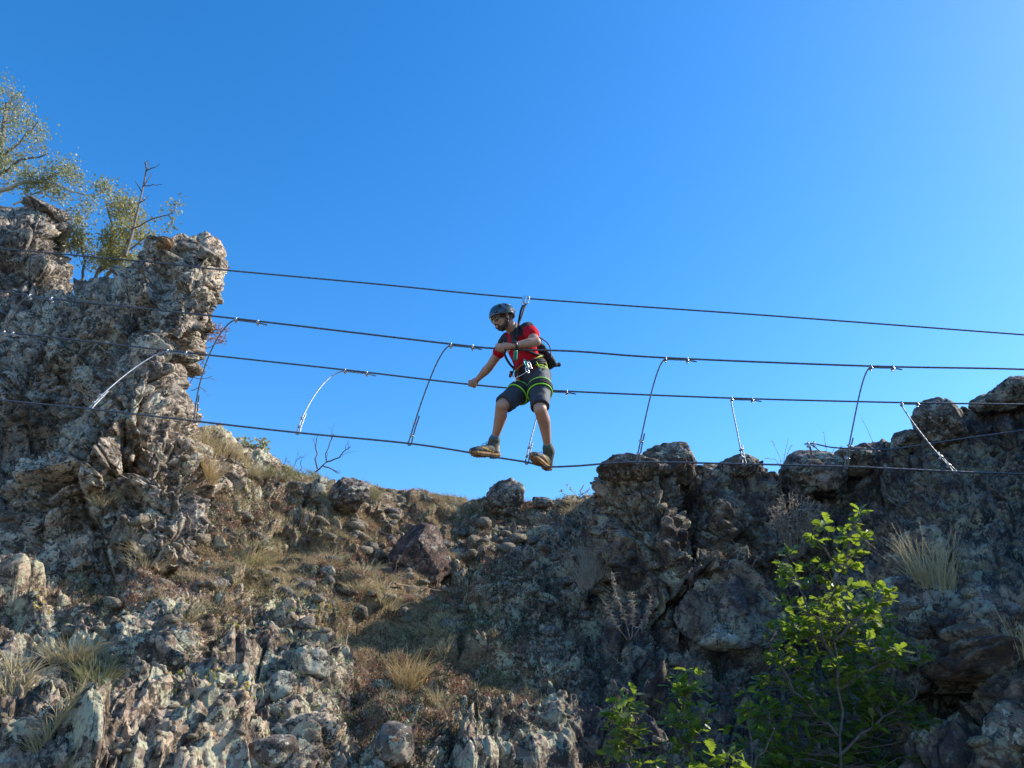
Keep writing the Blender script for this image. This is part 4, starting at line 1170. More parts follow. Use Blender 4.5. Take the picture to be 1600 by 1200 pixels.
def smooth_path(pts, step):
    pts = np.array([list(p) for p in pts], float)
    ext = np.concatenate([[2 * pts[0] - pts[1]], pts, [2 * pts[-1] - pts[-2]]])
    out = []
    for i in range(len(pts) - 1):
        p0, p1, p2, p3 = ext[i:i + 4]
        n = max(2, int(np.linalg.norm(p2 - p1) / step))
        t = np.linspace(0, 1, n, endpoint=False)[:, None]
        out.append(0.5 * ((2 * p1) + (-p0 + p2) * t + (2 * p0 - 5 * p1 + 4 * p2 - p3) * t ** 2 + (-p0 + 3 * p1 - 3 * p2 + p3) * t ** 3))
    out.append(pts[-1:])
    return np.concatenate(out)

def rope(path, r, pitch=0.07, strands=6, sides=18, groove=0.16):
    m = len(path)
    tn = np.gradient(path, axis=0); tn /= np.linalg.norm(tn, axis=1, keepdims=True) + 1e-9
    a = np.cross(tn, [0.13, 0.31, 0.94] if abs(tn[0, 2]) < .8 else [0.9, .3, .1]); a /= np.linalg.norm(a, axis=1, keepdims=True)
    b = np.cross(tn, a)
    s = np.concatenate([[0], np.cumsum(np.linalg.norm(np.diff(path, axis=0), axis=1))])
    th = np.arange(sides) * 2 * math.pi / sides
    ph = th[None] - (s * 2 * math.pi / (pitch * strands))[:, None] * 1.0
    rr = r * (1 - groove + groove * np.abs(np.cos(ph * strands / 2)) * 1.4)
    v = path[:, None] + rr[..., None] * (np.cos(th)[None, :, None] * a[:, None] + np.sin(th)[None, :, None] * b[:, None])
    return v.reshape(-1, 3), grid_faces(m, sides, True)

def cable(name, pts, r, mat, parent=None, step=0.012, **kw):
    v, f = rope(smooth_path(pts, step), r, **kw)
    return np_obj(name, v, f, M[mat], parent)

YD, YB, YC, YA = 6.40, 5.98, 6.82, 6.40
DP = [(-420, 590), (-140, 612), (0, 625), (150, 640), (305, 658), (465, 676), (640, 693), (745, 709), (765, 713), (822, 722), (853, 729), (900, 728), (995, 722), (1163, 725), (1322, 729), (1495, 737), (1600, 741), (1950, 760)]
BP = [(-420, 400), (0, 455), (85, 467), (370, 498), (700, 537), (785, 545), (900, 549), (1040, 559), (1360, 572), (1600, 577), (1950, 590)]
CPp = [(-420, 475), (0, 518), (265, 548), (540, 578), (738, 601), (860, 610), (1142, 622), (1410, 629), (1600, 632), (1950, 640)]
APp = [(-420, 346), (0, 388), (240, 410), (340, 421), (580, 443), (820, 466), (1200, 493), (1600, 523), (1950, 548)]
ca = {}
for key, pp, Y, lb in [('A', APp, YA, 'highest black safety cable running above the climber, with his pulley on it'),
                       ('B', BP, YB, 'upper handrail cable held by the climber\'s hand in front of his chest'),
                       ('C', CPp, YC, 'lower handrail cable held by the climber\'s outstretched hand'),
                       ('D', DP, YD, 'bottom foot cable on which the climber stands')]:
    o = cable('steel_cable', [P(a, b, Y) for a, b in pp], 0.0079 if key != 'A' else 0.0074, 'cable')
    tag(o, lb, 'cable'); ca[key] = o
def yat(pp, x): return float(np.interp(x, [q[0] for q in pp], [q[1] for q in pp]))

def clamp_meshes():
    out = {}
    # U-bolt bent round the two strands, axis along local x
    th = np.linspace(-0.15, math.pi + 0.15, 12)
    arc = np.stack([0 * th, np.cos(th) * 0.0155, np.sin(th) * 0.0165], -1)
    arc = np.concatenate([[[0, 0.0155, -0.022]], arc, [[0, -0.0155, -0.022]]])
    T = Tubes(); T.add(arc, 0.0038, 0.0038, 8)
    out['u_bolt'] = np_mesh('u_bolt', np.concatenate(T.v), np.concatenate(T.f), M['zinc'])
    # saddle
    bm = bmesh.new(); bmesh.ops.create_cube(bm, size=1)
    for v in bm.verts: v.co = Vector((v.co.x * 0.026, v.co.y * 0.044, v.co.z * 0.014 - 0.012))
    bmesh.ops.bevel(bm, geom=bm.edges[:], offset=0.003, segments=2, affect='EDGES')
    me = bpy.data.meshes.new('saddle'); bm.to_mesh(me); bm.free(); me.materials.append(M['zinc']); out['saddle'] = me
    bm = bmesh.new(); bmesh.ops.create_cone(bm, cap_ends=True, segments=6, radius1=0.0075, radius2=0.0075, depth=0.008)
    me = bpy.data.meshes.new('nut'); bm.to_mesh(me); bm.free(); me.materials.append(M['zinc']); out['nut'] = me
    return out
CM = clamp_meshes()
def clamp(parent, pos, axis, down, s=1.0):
    axis = Vector(axis).normalized(); down = Vector(down); down = (down - axis * down.dot(axis)).normalized()
    z = -down; y = z.cross(axis)
    Mx = Matrix(((axis.x, y.x, z.x, pos[0]), (axis.y, y.y, z.y, pos[1]), (axis.z, y.z, z.z, pos[2]), (0, 0, 0, 1)))
    o = bpy.data.objects.new('clamp', CM['u_bolt']); link(o, parent)
    o.matrix_local = Mx @ Matrix.Scale(s, 4)
    q = bpy.data.objects.new('saddle', CM['saddle']); link(q, o)
    for sg in (-1, 1):
        q = bpy.data.objects.new('nut', CM['nut']); link(q, o); q.location = (0, sg * 0.0155, -0.023)
    return o

def hanger(rail, Yr, tx, bx, label, bulge, clamps=(0, 34), bend=(18, 10), low=(13, 32), mat='hanger', tw=1):
    if rail == 'B' or tx > 600: mat = 'shaded_hanger'  # these hangers get the copy with shade in its colour
    pp = BP if rail == 'B' else CPp
    loc = P(tx, yat(pp, tx), Yr)
    root = empty('hanger_cable', loc)
    tag(root, label, 'cable', 'hanger cables between the handrails and the foot cable')
    off = Vector((0, -0.004, -0.017))
    tail = [P(tx + d, yat(pp, tx + d), Yr) + off for d in (clamps[1] + 14, clamps[1], (clamps[0] + clamps[1]) / 2, clamps[0])]
    tail[0] = tail[0] + Vector((0, 0, -0.012))
    top = tail[-1]
    bot = P(bx, yat(DP, bx), YD)
    d0 = (tail[-1] - tail[-2]).normalized()
    p1 = top + d0 * 0.10 * abs(bulge[2]) + Vector((0, 0, -0.02))
    dv = (top - bot); ln_ = dv.length
    h2 = bot + (dv.normalized() + Vector((bulge[0] * 0.022, 0, bulge[1] * -0.01))).normalized() * ln_ * 0.55
    h1 = top + d0 * 0.07 * abs(bulge[2])
    dirb = (bot - h2).normalized()
    loop0 = bot - dirb * 0.05 + Vector((-0.010, 0, 0))
    bz = [top * (1 - t) ** 3 + h1 * 3 * t * (1 - t) ** 2 + h2 * 3 * t * t * (1 - t) + loop0 * t ** 3 for t in [k / 12 for k in range(1, 13)]]
    path = tail + bz + [bot + Vector((-0.015, 0, -0.004)), bot + Vector((0, 0, -0.018)), bot + Vector((0.015, 0, -0.002))]
    L_ = low[1] * 0.0057 + 0.04
    path += [bot - dirb * 0.05 + Vector((0.014, 0, 0)), bot - dirb * L_ * 0.6 + Vector((0.012, 0.004, 0)), bot - dirb * (L_ + .03) + Vector((0.016, 0.004, 0))]
    path = [p - loc for p in path]
    cable('strand', path, 0.0062, mat, root, 0.01, sides=10, pitch=0.05)
    for c in clamps:
        clamp(root, (P(tx + c, yat(pp, tx + c), Yr) + off * 0.5) - loc, (P(tx + 5, yat(pp, tx + 5), Yr) - P(tx, yat(pp, tx), Yr)), (0, -.3, -1))
    for c in low:
        clamp(root, bot - dirb * (c * 0.0057) + Vector((0.004, 0, 0)) - loc, dirb, (-1, -0.3, 0), 0.85)
    return root
hanger('B', YB, 48, -30, 'curved hanger from the upper handrail, leftmost, in front of the far left crag', (-10, 0, 1.5))
hanger('B', YB, 370, 305, 'curved hanger from the upper handrail at the right edge of the rock tower', (-14, 0, 1.5), low=(13, 28))
hanger('B', YB, 705, 640, 'hanger from the upper handrail between the rock tower and the climber', (-6, 0, 1.2))
hanger('B', YB, 1040, 996, 'hanger from the upper handrail just right of the climber', (-4, 0, 1.0))
hanger('B', YB, 1360, 1322, 'hanger from the upper handrail passing the large domed boulder', (-3, 0, 1.0))
hanger('C', YC, 8, -190, 'hanger from the lower handrail, at the left edge of the frame', (-14, -10, 2.0), clamps=(0, 14))
hanger('C', YC, 263, 140, 'pale curved hanger from the lower handrail, crossing the face of the rock tower', (-10, -6, 1.6), clamps=(0, 29))
hanger('C', YC, 540, 465, 'pale curved hanger from the lower handrail left of the climber', (-12, -6, 2.0))
hanger('C', YC, 856, 823, 'hanger from the lower handrail half hidden behind the climber\'s leg', (-3, 0, .6), clamps=(0, 30), bend=(4, 4))
hanger('C', YC, 1143, 1163, 'hanger from the lower handrail above the flat topped ridge rock', (0, 2, .3), clamps=(0, 32))
hanger('C', YC, 1408, 1492, 'slanting hanger from the lower handrail in front of the right skyline boulder', (-4, 4, .3), clamps=(0, 25))
# fixed cable on the right ridge
fr = empty('anchor_cable', P(1266, 700, 7.75)); tag(fr, 'thin cable bolted to the large domed boulder and running right along the ridge', 'cable')
fl = fr.location
cable('strand', [P(*q) - fl for q in [(1257, 694, 7.75), (1270, 693, 7.75), (1300, 699, 7.7), (1340, 701, 7.65), (1385, 702, 7.6), (1440, 695, 7.5), (1520, 683, 7.2), (1600, 672, 7.0), (1750, 650, 6.8)]], 0.0075, 'cable', fr, 0.012, sides=10, pitch=0.05)
cable('bolt', [P(*q) - fl for q in [(1263, 690, 7.75), (1266, 700, 7.78), (1268, 716, 7.85)]], 0.012, 'zinc', fr, 0.02, sides=8)
cable('tail', [P(*q) - fl for q in [(1266, 694, 7.73), (1274, 699, 7.72), (1281, 705, 7.78)]], 0.006, 'cable', fr, 0.01, sides=8)
clamp(fr, P(1263, 694, 7.74) - fl, (1, 0, 0), (0, 0, -1), 1.3)
clamp(fr, P(1272, 693, 7.74) - fl, (1, 0, 0), (0, 0, -1), 1.3)
bm = bmesh.new(); bmesh.ops.create_cube(bm, size=1)
for v in bm.verts: v.co = Vector((v.co.x * 0.13, v.co.y * 0.09, v.co.z * 0.012))
bmesh.ops.bevel(bm, geom=bm.edges[:], offset=0.003, segments=1, affect='EDGES')
me = bpy.data.meshes.new('metal_plate'); bm.to_mesh(me); bm.free(); me.materials.append(simple('dull_green_metal', (0.10, 0.12, 0.10), 0.6, 0.4, var=.3))
o = link(bpy.data.objects.new('metal_plate', me)); o.location = P(1068, 712, 7.95); o.rotation_euler = (0.5, 0.75, 0.2)
tag(o, 'small dark metal plate tilted on the domed ridge rock', 'plate')
print('cables', round(time.time() - T0, 1))
# ======================= THE CLIMBER =======================
def V3(*a): return Vector(a)
def unit(v): v = Vector(v); return v.normalized()
class Blob:
    """closed overlapping solids, fused into one smooth skin"""
    def __init__(s): s.bm = bmesh.new()
    def ball(s, c, r, sc=(1, 1, 1), ax=None):
        m = Matrix.Translation(Vector(c))
        if ax is not None:
            f, l, u = ax
            m = m @ Matrix(((f.x, l.x, u.x, 0), (f.y, l.y, u.y, 0), (f.z, l.z, u.z, 0), (0, 0, 0, 1)))
        m = m @ Matrix.Diagonal((r * sc[0], r * sc[1], r * sc[2], 1))
        bmesh.ops.create_icosphere(s.bm, subdivisions=3, radius=1, matrix=m)
    def loft(s, rings, n=24):
        """rings: (centre, side axis, front axis, r_side, r_front)"""
        vs = []
        for (c, a, b, ra, rb) in rings:
            c = Vector(c)
            vs.append([s.bm.verts.new(c + a * (math.cos(t) * ra) + b * (math.sin(t) * rb)) for t in [2 * math.pi * k / n for k in range(n)]])
        for i in range(len(vs) - 1):
            for k in range(n):
                s.bm.faces.new((vs[i][k], vs[i][(k + 1) % n], vs[i + 1][(k + 1) % n], vs[i + 1][k]))
        s.bm.faces.new(vs[0][::-1]); s.bm.faces.new(vs[-1])
    def limb(s, pts, n=20, ball=True):
        """pts: (point, radius), tapered along the chain"""
        for i in range(len(pts) - 1):
            a, ra = Vector(pts[i][0]), pts[i][1]; b, rb = Vector(pts[i + 1][0]), pts[i + 1][1]
            d = (b - a).normalized(); x = d.orthogonal().normalized(); y = d.cross(x)
            s.loft([(a, x, y, ra, ra), (b, x, y, rb, rb)], n)
            if ball: s.ball(a, ra * 0.995); s.ball(b, rb * 0.995)
    def skin(s, name, mat, voxel, parent, loc, smooth=4, post=None, fac=0.5):
        bmesh.ops.recalc_face_normals(s.bm, faces=s.bm.faces)
        me = bpy.data.meshes.new(name + '_raw'); s.bm.to_mesh(me); s.bm.free()
        o = bpy.data.objects.new('tmp', me); col.objects.link(o)
        r = o.modifiers.new('r', 'REMESH'); r.mode = 'VOXEL'; r.voxel_size = voxel; r.use_smooth_shade = True
        sm = o.modifiers.new('s', 'SMOOTH'); sm.factor = fac; sm.iterations = smooth
        dg = bpy.context.evaluated_depsgraph_get(); dg.update()
        me2 = bpy.data.meshes.new_from_object(o.evaluated_get(dg)); me2.name = name
        bpy.data.objects.remove(o); bpy.data.meshes.remove(me)
        me2.materials.clear()
        for m in (mat if isinstance(mat, list) else [mat]): me2.materials.append(m)
        if post: post(me2)
        me2.transform(Matrix.Translation(-Vector(loc)))
        me2.polygons.foreach_set('use_smooth', np.ones(len(me2.polygons), bool)); me2.update()
        q = bpy.data.objects.new(name, me2); link(q, parent)
        return q
def mesh_co(me):
    a = np.empty(len(me.vertices) * 3, np.float32); me.vertices.foreach_get('co', a); return a.reshape(-1, 3)
def mesh_no(me):
    a = np.empty(len(me.vertices) * 3, np.float32); me.vertices.foreach_get('normal', a); return a.reshape(-1, 3)

M['skin'] = simple('tanned_skin', (0.44, 0.235, 0.16), 0.5, var=0.10, scale=14, bump=0.12, bscale=300)
M['skin'].node_tree.nodes['Principled BSDF'].inputs['Subsurface Weight'].default_value = 0.08
M['skin'].node_tree.nodes['Principled BSDF'].inputs['Subsurface Scale'].default_value = 0.01
M['red'] = simple('red_jersey', (0.50, 0.008, 0.018), 0.85, var=0.12, scale=20, bump=0.25, bscale=500)
M['red'].node_tree.nodes['Principled BSDF'].inputs['Specular IOR Level'].default_value = 0.1
M['black'] = simple('black_cloth', (0.018, 0.018, 0.022), 0.8, var=0.2, scale=20, bump=0.3, bscale=400)
M['shorts'] = simple('charcoal_shorts', (0.035, 0.038, 0.052), 0.8, var=0.15, scale=15, bump=0.3, bscale=400)
M['grey'] = simple('grey_panel', (0.13, 0.135, 0.145), 0.8, var=0.1, scale=15, bump=0.3, bscale=400)
M['neon'] = simple('neon_yellow_webbing', (0.62, 0.80, 0.03), 0.6)
M['neongreen'] = simple('neon_green_webbing', (0.30, 0.78, 0.04), 0.6)
M['helmet'] = simple('dark_grey_blue_helmet', (0.035, 0.05, 0.06), 0.22, var=0.1, coat=0.6)
M['vent'] = simple('black_vent', (0.008, 0.008, 0.008), 0.7)
M['lens'] = simple('mirrored_lens', (0.10, 0.12, 0.09), 0.08, 0.7)
M['hair'] = simple('dark_beard', (0.07, 0.045, 0.035), 0.9, var=.3, scale=60, bump=0.6, bscale=500)
M['boot'] = simple('grey_green_boot', (0.085, 0.085, 0.065), 0.75, var=0.2, scale=25, bump=0.4, bscale=300)
M['boottrim'] = simple('dark_boot_trim', (0.03, 0.035, 0.045), 0.7, var=0.2, scale=25)
M['sole'] = simple('tan_rubber_sole', (0.34, 0.19, 0.085), 0.8, var=0.25, scale=40, bump=0.5, bscale=200)
M['ochre'] = simple('ochre_boot_accent', (0.55, 0.30, 0.05), 0.7)
M['bluesock'] = simple('blue_sock', (0.03, 0.16, 0.34), 0.85, var=.3, scale=60)
M['greensock'] = simple('green_sock', (0.02, 0.20, 0.15), 0.85, alt=(0.03, 0.08, 0.16), scale=60)
M['teal'] = simple('green_plastic', (0.0, 0.28, 0.17), 0.4)
M['alu'] = simple('polished_alloy', (0.75, 0.76, 0.78), 0.25, 0.95)
M['cyan'] = simple('turquoise_alloy', (0.03, 0.42, 0.50), 0.3, 0.6)
M['watch'] = simple('black_watch', (0.015, 0.016, 0.02), 0.35)
M['white'] = simple('white_print', (0.75, 0.75, 0.75), 0.5)
M['orange'] = simple('orange_sling', (0.60, 0.10, 0.03), 0.7)

root = empty('person', P(836, 592, 6.38)); RL = root.location.copy()
tag(root, 'climber in helmet, red and black shirt and dark shorts balancing on the foot cable', 'person')

pelvis = P(834, 590, 6.40)
neck = P(806, 520, 6.36)
shL = P(826, 514, 6.20); shR = P(793, 530, 6.50)
side = (shL - shR).normalized()
up = (neck - pelvis).normalized()
side = (side - up * side.dot(up)).normalized()
fr_ = side.cross(up).normalized()
wid = (shL - shR).length
print('shoulder', round(wid, 3), 'torso', round((neck - pelvis).length, 3), 'front', [round(x, 2) for x in fr_])
def tp(t, f=0.0, s=0.0): return pelvis + (neck - pelvis) * t + fr_ * f + side * s

elL = P(838, 534, 5.99); wrL = P(799, 541, 5.93)
gripL = P(781, yat(BP, 781), YB)
elR = P(765, 573, 6.66); wrR = P(746, 593, 6.78)
gripR = P(738, 600.5, YC)
hipL = pelvis + side * 0.085 - up * 0.03; hipR = pelvis - side * 0.085 - up * 0.03
knL = P(844, 640, 6.14); anL = P(857, 703, 6.42)
knR = P(784, 634, 6.22); anR = P(772, 690, 6.44)
print('arm', [(round((a - b).length, 3)) for a, b in ((shL, elL), (elL, wrL), (shR, elR), (elR, wrR))], 'leg', [(round((a - b).length, 3)) for a, b in ((hipL, knL), (knL, anL), (hipR, knR), (knR, anR))])

# head frame
hf = unit((-0.80, -0.40, -0.42)); hu = Vector((0.02, -0.1, 1)); hu = (hu - hf * hu.dot(hf)).normalized(); hl = hu.cross(hf).normalized()   # hl: his left
AX = (hf, hl, hu)
hc = P(785, 497, 6.27)
def hp(f, l, u): return hc + hf * f + hl * l + hu * u

# ---- body: one continuous skin
b = Blob()
# head
b.ball(hp(-0.012, 0, 0.030), 1, (0.098, 0.076, 0.092), AX)
b.ball(hp(0.025, 0, -0.030), 1, (0.066, 0.060, 0.082), AX)
b.ball(hp(0.048, 0, -0.088), 1, (0.030, 0.030, 0.024), AX)      # chin
b.limb([(hp(0.055, 0.028, -0.080), .016), (hp(0.0, 0.052, -0.055), .018)]); b.limb([(hp(0.055, -0.028, -0.080), .016), (hp(0.0, -0.052, -0.055), .018)])   # jaw
b.limb([(hp(0.088, 0, 0.005), .008), (hp(0.112, 0, -0.030), .012)]); b.ball(hp(0.098, 0.011, -0.036), .009); b.ball(hp(0.098, -0.011, -0.036), .009)   # nose
b.limb([(hp(0.086, 0.016, -0.062), .008), (hp(0.090, 0, -0.060), .009), (hp(0.086, -0.016, -0.062), .008)])     # lips
b.limb([(hp(0.086, 0.016, -0.071), .008), (hp(0.088, 0, -0.072), .009), (hp(0.086, -0.016, -0.071), .008)])
b.limb([(hp(0.078, 0.042, 0.022), .012), (hp(0.090, 0.015, 0.020), .012), (hp(0.090, -0.015, 0.020), .012), (hp(0.078, -0.042, 0.022), .012)])  # brow
b.ball(hp(0.062, 0.040, -0.028), .020); b.ball(hp(0.062, -0.040, -0.028), .020)     # cheeks
for sg in (1, -1):
    b.ball(hp(-0.008, sg * 0.078, -0.012), 1, (0.018, 0.007, 0.030), AX)
# neck
b.limb([(hp(-0.03, 0, -0.06), .058), (neck + up * 0.02, .062), (neck - up * 0.05, .075)])
# chest core under the shirt
b.loft([(tp(0.10), side, fr_, .125, .085), (tp(0.45), side, fr_, .12, .085), (tp(0.75), side, fr_, .14, .09), (tp(0.93), side, fr_, .12, .07)], 28)
def arm(s, e, w_, r):
    m1 = s.lerp(e, .35); m2 = e.lerp(w_, .30)
    b.limb([(s, .052 * r), (m1, .050 * r), (e, .040 * r)])
    b.limb([(e, .041 * r), (m2, .043 * r), (e.lerp(w_, .7), .031 * r), (w_, .026 * r)])
arm(shL - side * .03, elL, wrL, 1.0); arm(shR + side * .03, elR, wrR, 1.0)
def hand(w_, g, t, toward, thumb_sign, flip=1):
    """a fist round the cable: t runs along the cable from index to little finger"""
    t = t.normalized(); n_ = Vector((0, 0, 1)); n_ = (n_ - t * n_.dot(t)).normalized(); c_ = t.cross(n_); 
    if c_.dot(toward) < 0: c_ = -c_
    kn = []
    for k, (ln, rr) in enumerate([(1.0, .0088), (1.07, .0092), (1.0, .0086), (0.86, .0076)]):
        o_ = g + t * (-0.032 + 0.0215 * k)
        ch = []
        for (th, rd, r_) in [(118, .034, 1.2), (60, .030, 1.08), (5, .0255, 1.0), (-55, .022, .95), (-105, .020, .85)]:
            a_ = R(th if th > 90 else 90 - (90 - th) * ln)
            ch.append((o_ + c_ * (math.cos(a_) * rd * 1.15) + n_ * (math.sin(a_) * rd * 1.15), rr * r_ * 1.1))
        b.limb(ch, 12)
        kn.append(ch[0][0])
    pc = (kn[1] + kn[2]) / 2
    for q in kn: b.limb([(q, .0125), (w_.lerp(pc, .45), .020)], 12)
    b.limb([(w_, .026), (w_.lerp(pc, .55), .030), (pc, .016)], 16)
    # thumb: leaves the side of the palm and closes under the cable
    s0 = w_.lerp(kn[0], .40) - t * 0.012
    ch = [(s0, .014), (g + t * -0.040 - c_ * 0.020 + n_ * 0.012, .0115), (g + t * -0.030 - c_ * 0.024 - n_ * 0.012, .0100), (g + t * -0.018 - c_ * 0.004 - n_ * 0.027, .0090)]
    b.limb(ch, 12)
cabdir = (P(740, yat(BP, 740), YB) - P(800, yat(BP, 800), YB)).normalized()
hand(wrL, gripL, cabdir, Vector((0, -1, 0)), 1)
hand(wrR, gripR, cabdir, Vector((0, -1, 0)), -1)
def leg(h, k, a, out):
    m = k.lerp(a, .30); ax = (a - k).normalized()
    back = (fr_ - ax * fr_.dot(ax)).normalized() * -1
    b.limb([(h, .082), (h.lerp(k, .5), .074), (k, .056)])
    b.limb([(k, .054), (m + back * .014, .056), (k.lerp(a, .62) + back * .008, .042), (k.lerp(a, .88), .032), (a, .034)])
    b.ball(k - back * .012, .046)
    b.ball(k.lerp(a, .28) + back * .028, 1, (.044, .044, .075), (ax.orthogonal().normalized(), ax.cross(ax.orthogonal().normalized()), ax))
leg(hipL, knL, anL, 1); leg(hipR, knR, anR, -1)
# feet inside the boots
soleL = (P(829, 715, 6.27), P(860, 737, 6.52)); soleR = (P(739, 711, 6.34), P(777, 715, 6.47))
def footframe(sp, an, cabY):
    toe, heel = sp
    f = (toe - heel).normalized(); mid = (toe + heel) / 2
    toe = mid + f * .148; heel = mid - f * .148
    u = (an - (heel + f * .07)).normalized(); u = (u - f * u.dot(f)).normalized(); u = (u * .6 + (Vector((0, 0, 1)) - f * f.z).normalized() * .4).normalized()
    u = (u - f * u.dot(f)).normalized(); l = u.cross(f)
    return heel, toe, f, l, u
FL = footframe(soleL, anL, YD); FR = footframe(soleR, anR, YD)
for F, a in ((FL, anL), (FR, anR)):
    heel, toe, f, l, u = F
    b.limb([(a, .036), (heel + f * .05 + u * .05, .036)]); b.limb([(heel + f * .06 + u * .05, .036), (toe - f * .07 + u * .035, .030)])
body = b.skin('body', M['skin'], 0.0055, root, RL, 3)

# ---- beard and hair
b = Blob()
b.ball(hp(0.046, 0, -0.087), 1, (0.037, 0.037, 0.030), AX)
for sg in (1, -1):
    b.limb([(hp(0.052, sg * 0.026, -0.084), .022), (hp(0.012, sg * 0.050, -0.062), .021), (hp(-0.006, sg * 0.062, -0.025), .016)])
b.limb([(hp(0.083, 0.026, -0.075), .008), (hp(0.084, 0.024, -0.055), .008), (hp(0.094, 0.0, -0.049), .008), (hp(0.084, -0.024, -0.055), .008), (hp(0.083, -0.026, -0.075), .008)])
b.skin('beard', M['hair'], 0.005, root, RL, 2)
b = Blob(); b.ball(hp(-0.018, 0, 0.020), 1, (0.100, 0.080, 0.088), AX); b.skin('hair', M['hair'], 0.007, root, RL, 2)

# ---- helmet
def head_surf(th, ph, k=1.0):
    """th: azimuth from the front, ph: elevation"""
    ca_ = math.cos(ph)
    x = math.cos(th) * ca_; y = math.sin(th) * ca_; z = math.sin(ph)
    return hp(-0.010 + 0.128 * x * k, 0.108 * y * k, 0.032 + 0.104 * z * k)
hm = bmesh.new(); rows = []
nT, nP = 56, 20
for i in range(nP + 1):
    row = []
    for k in range(nT):
        th = 2 * math.pi * k / nT
        lo = -0.10 - 0.42 * (0.5 - 0.5 * math.cos(th)) ** 1.5 + 0.10 * math.cos(th) - 0.10 * math.exp(-((abs((th + math.pi) % (2 * math.pi) - math.pi) - 1.9) / .35) ** 2) * -1
        ph = lo + (math.pi / 2 - lo) * i / nP
        rib = 1 + 0.020 * math.cos(th * 6) * math.sin(max(0, ph) * 2) + (0.05 * math.exp(-i / 1.2) if math.cos(th) > .2 else 0.015 * math.exp(-i))
        row.append(hm.verts.new(head_surf(th, ph, rib) - RL))
    rows.append(row)
for i in range(nP):
    for k in range(nT):
        try: hm.faces.new((rows[i][k], rows[i][(k + 1) % nT], rows[i + 1][(k + 1) % nT], rows[i + 1][k])).smooth = True
        except ValueError: pass
bmesh.ops.remove_doubles(hm, verts=hm.verts, dist=0.0003)
bmesh.ops.recalc_face_normals(hm, faces=hm.faces)
me = bpy.data.meshes.new('helmet'); hm.to_mesh(me); hm.free(); me.materials.append(M['helmet'])
helm = link(bpy.data.objects.new('helmet', me), root)
md = helm.modifiers.new('shell', 'SOLIDIFY'); md.thickness = 0.014; md.offset = -1
def patch(name, mat, th0, th1, ph0, ph1, k, parent, n=6, taper=0.3):
    v = []
    for i in range(n + 1):
        for j in range(n + 1):
            s = i / n; t = j / n; w_ = 1 - taper * abs(2 * s - 1) ** 2
            tm_ = (th0 + th1) / 2; th = tm_ + (th0 + (th1 - th0) * t - tm_) * w_
            v.append(head_surf(th, ph0 + (ph1 - ph0) * s, k) - RL)
    return np_obj(name, np.array(v), grid_faces(n + 1, n + 1), M[mat], parent)
for (a0, a1, p0, p1) in [(1.0, 1.25, .45, .80), (1.75, 2.0, .45, .80), (2.45, 2.7, .35, .75), (-1.25, -1.0, .45, .8), (-2.0, -1.75, .45, .8), (1.35, 1.6, -.02, .16), (2.0, 2.35, -.1, .16), (0.55, .85, .10, .22), (2.75, 3.05, -.1, .15)]:
    patch('vent', 'vent', a0, a1, p0, p1, 1.030, helm)
patch('green_logo', 'neongreen', 1.25, 1.75, 1.02, 1.18, 1.030, helm, 6, .6)
patch('white_stripe', 'white', 0.70, 1.0, .98, 1.06, 1.028, helm, 6, .2)
patch('white_stripe', 'white', 2.1, 2.45, .55, .64, 1.030, helm, 6, .2)
patch('rim_band', 'vent', 0.35, 2.9, -.06, -.0, 1.034, helm, 12, 0)
def tube(name, pts, r, mat, parent, sides=8, step=0.008, loc=None, r1=None):
    path = smooth_path([Vector(p) - (loc if loc is not None else RL) for p in pts], step)
    T = Tubes(); T.add(list(path), r, r1 or r, sides)
    return np_obj(name, np.concatenate(T.v), np.concatenate(T.f), M[mat], parent)
for sg in (1, -1):
    tube('chin_strap', [hp(0.055, sg * .088, 0.005), hp(0.030, sg * .078, -.040), hp(0.010, sg * .068, -.075), hp(0.030, sg * .03, -.112), hp(.034, 0, -.118)], .0045, 'black', helm)
    tube('chin_strap', [hp(-0.055, sg * .090, 0.0), hp(-0.022, sg * .080, -.045), hp(0.010, sg * .068, -.075)], .0045, 'black', helm)
# sunglasses
for sg in (1, -1):
    b = Blob(); b.ball(hp(0.088, sg * 0.032, -0.006), 1, (0.010, 0.028, 0.019), AX)
    if sg == 1:
        gl = b.skin('sunglasses', M['lens'], 0.003, root, RL, 1)
    else:
        b.skin('lens', M['lens'], 0.003, gl, RL, 1)
    tube('temple', [hp(0.085, sg * .058, 0.004), hp(0.05, sg * .079, .002), hp(-0.01, sg * .085, -.004)], .003, 'black', gl)
tube('frame', [hp(0.092, 0.060, 0.010), hp(0.101, 0.03, 0.014), hp(0.103, 0, 0.010), hp(0.101, -0.03, 0.014), hp(0.092, -0.060, 0.010)], .0032, 'black', gl)

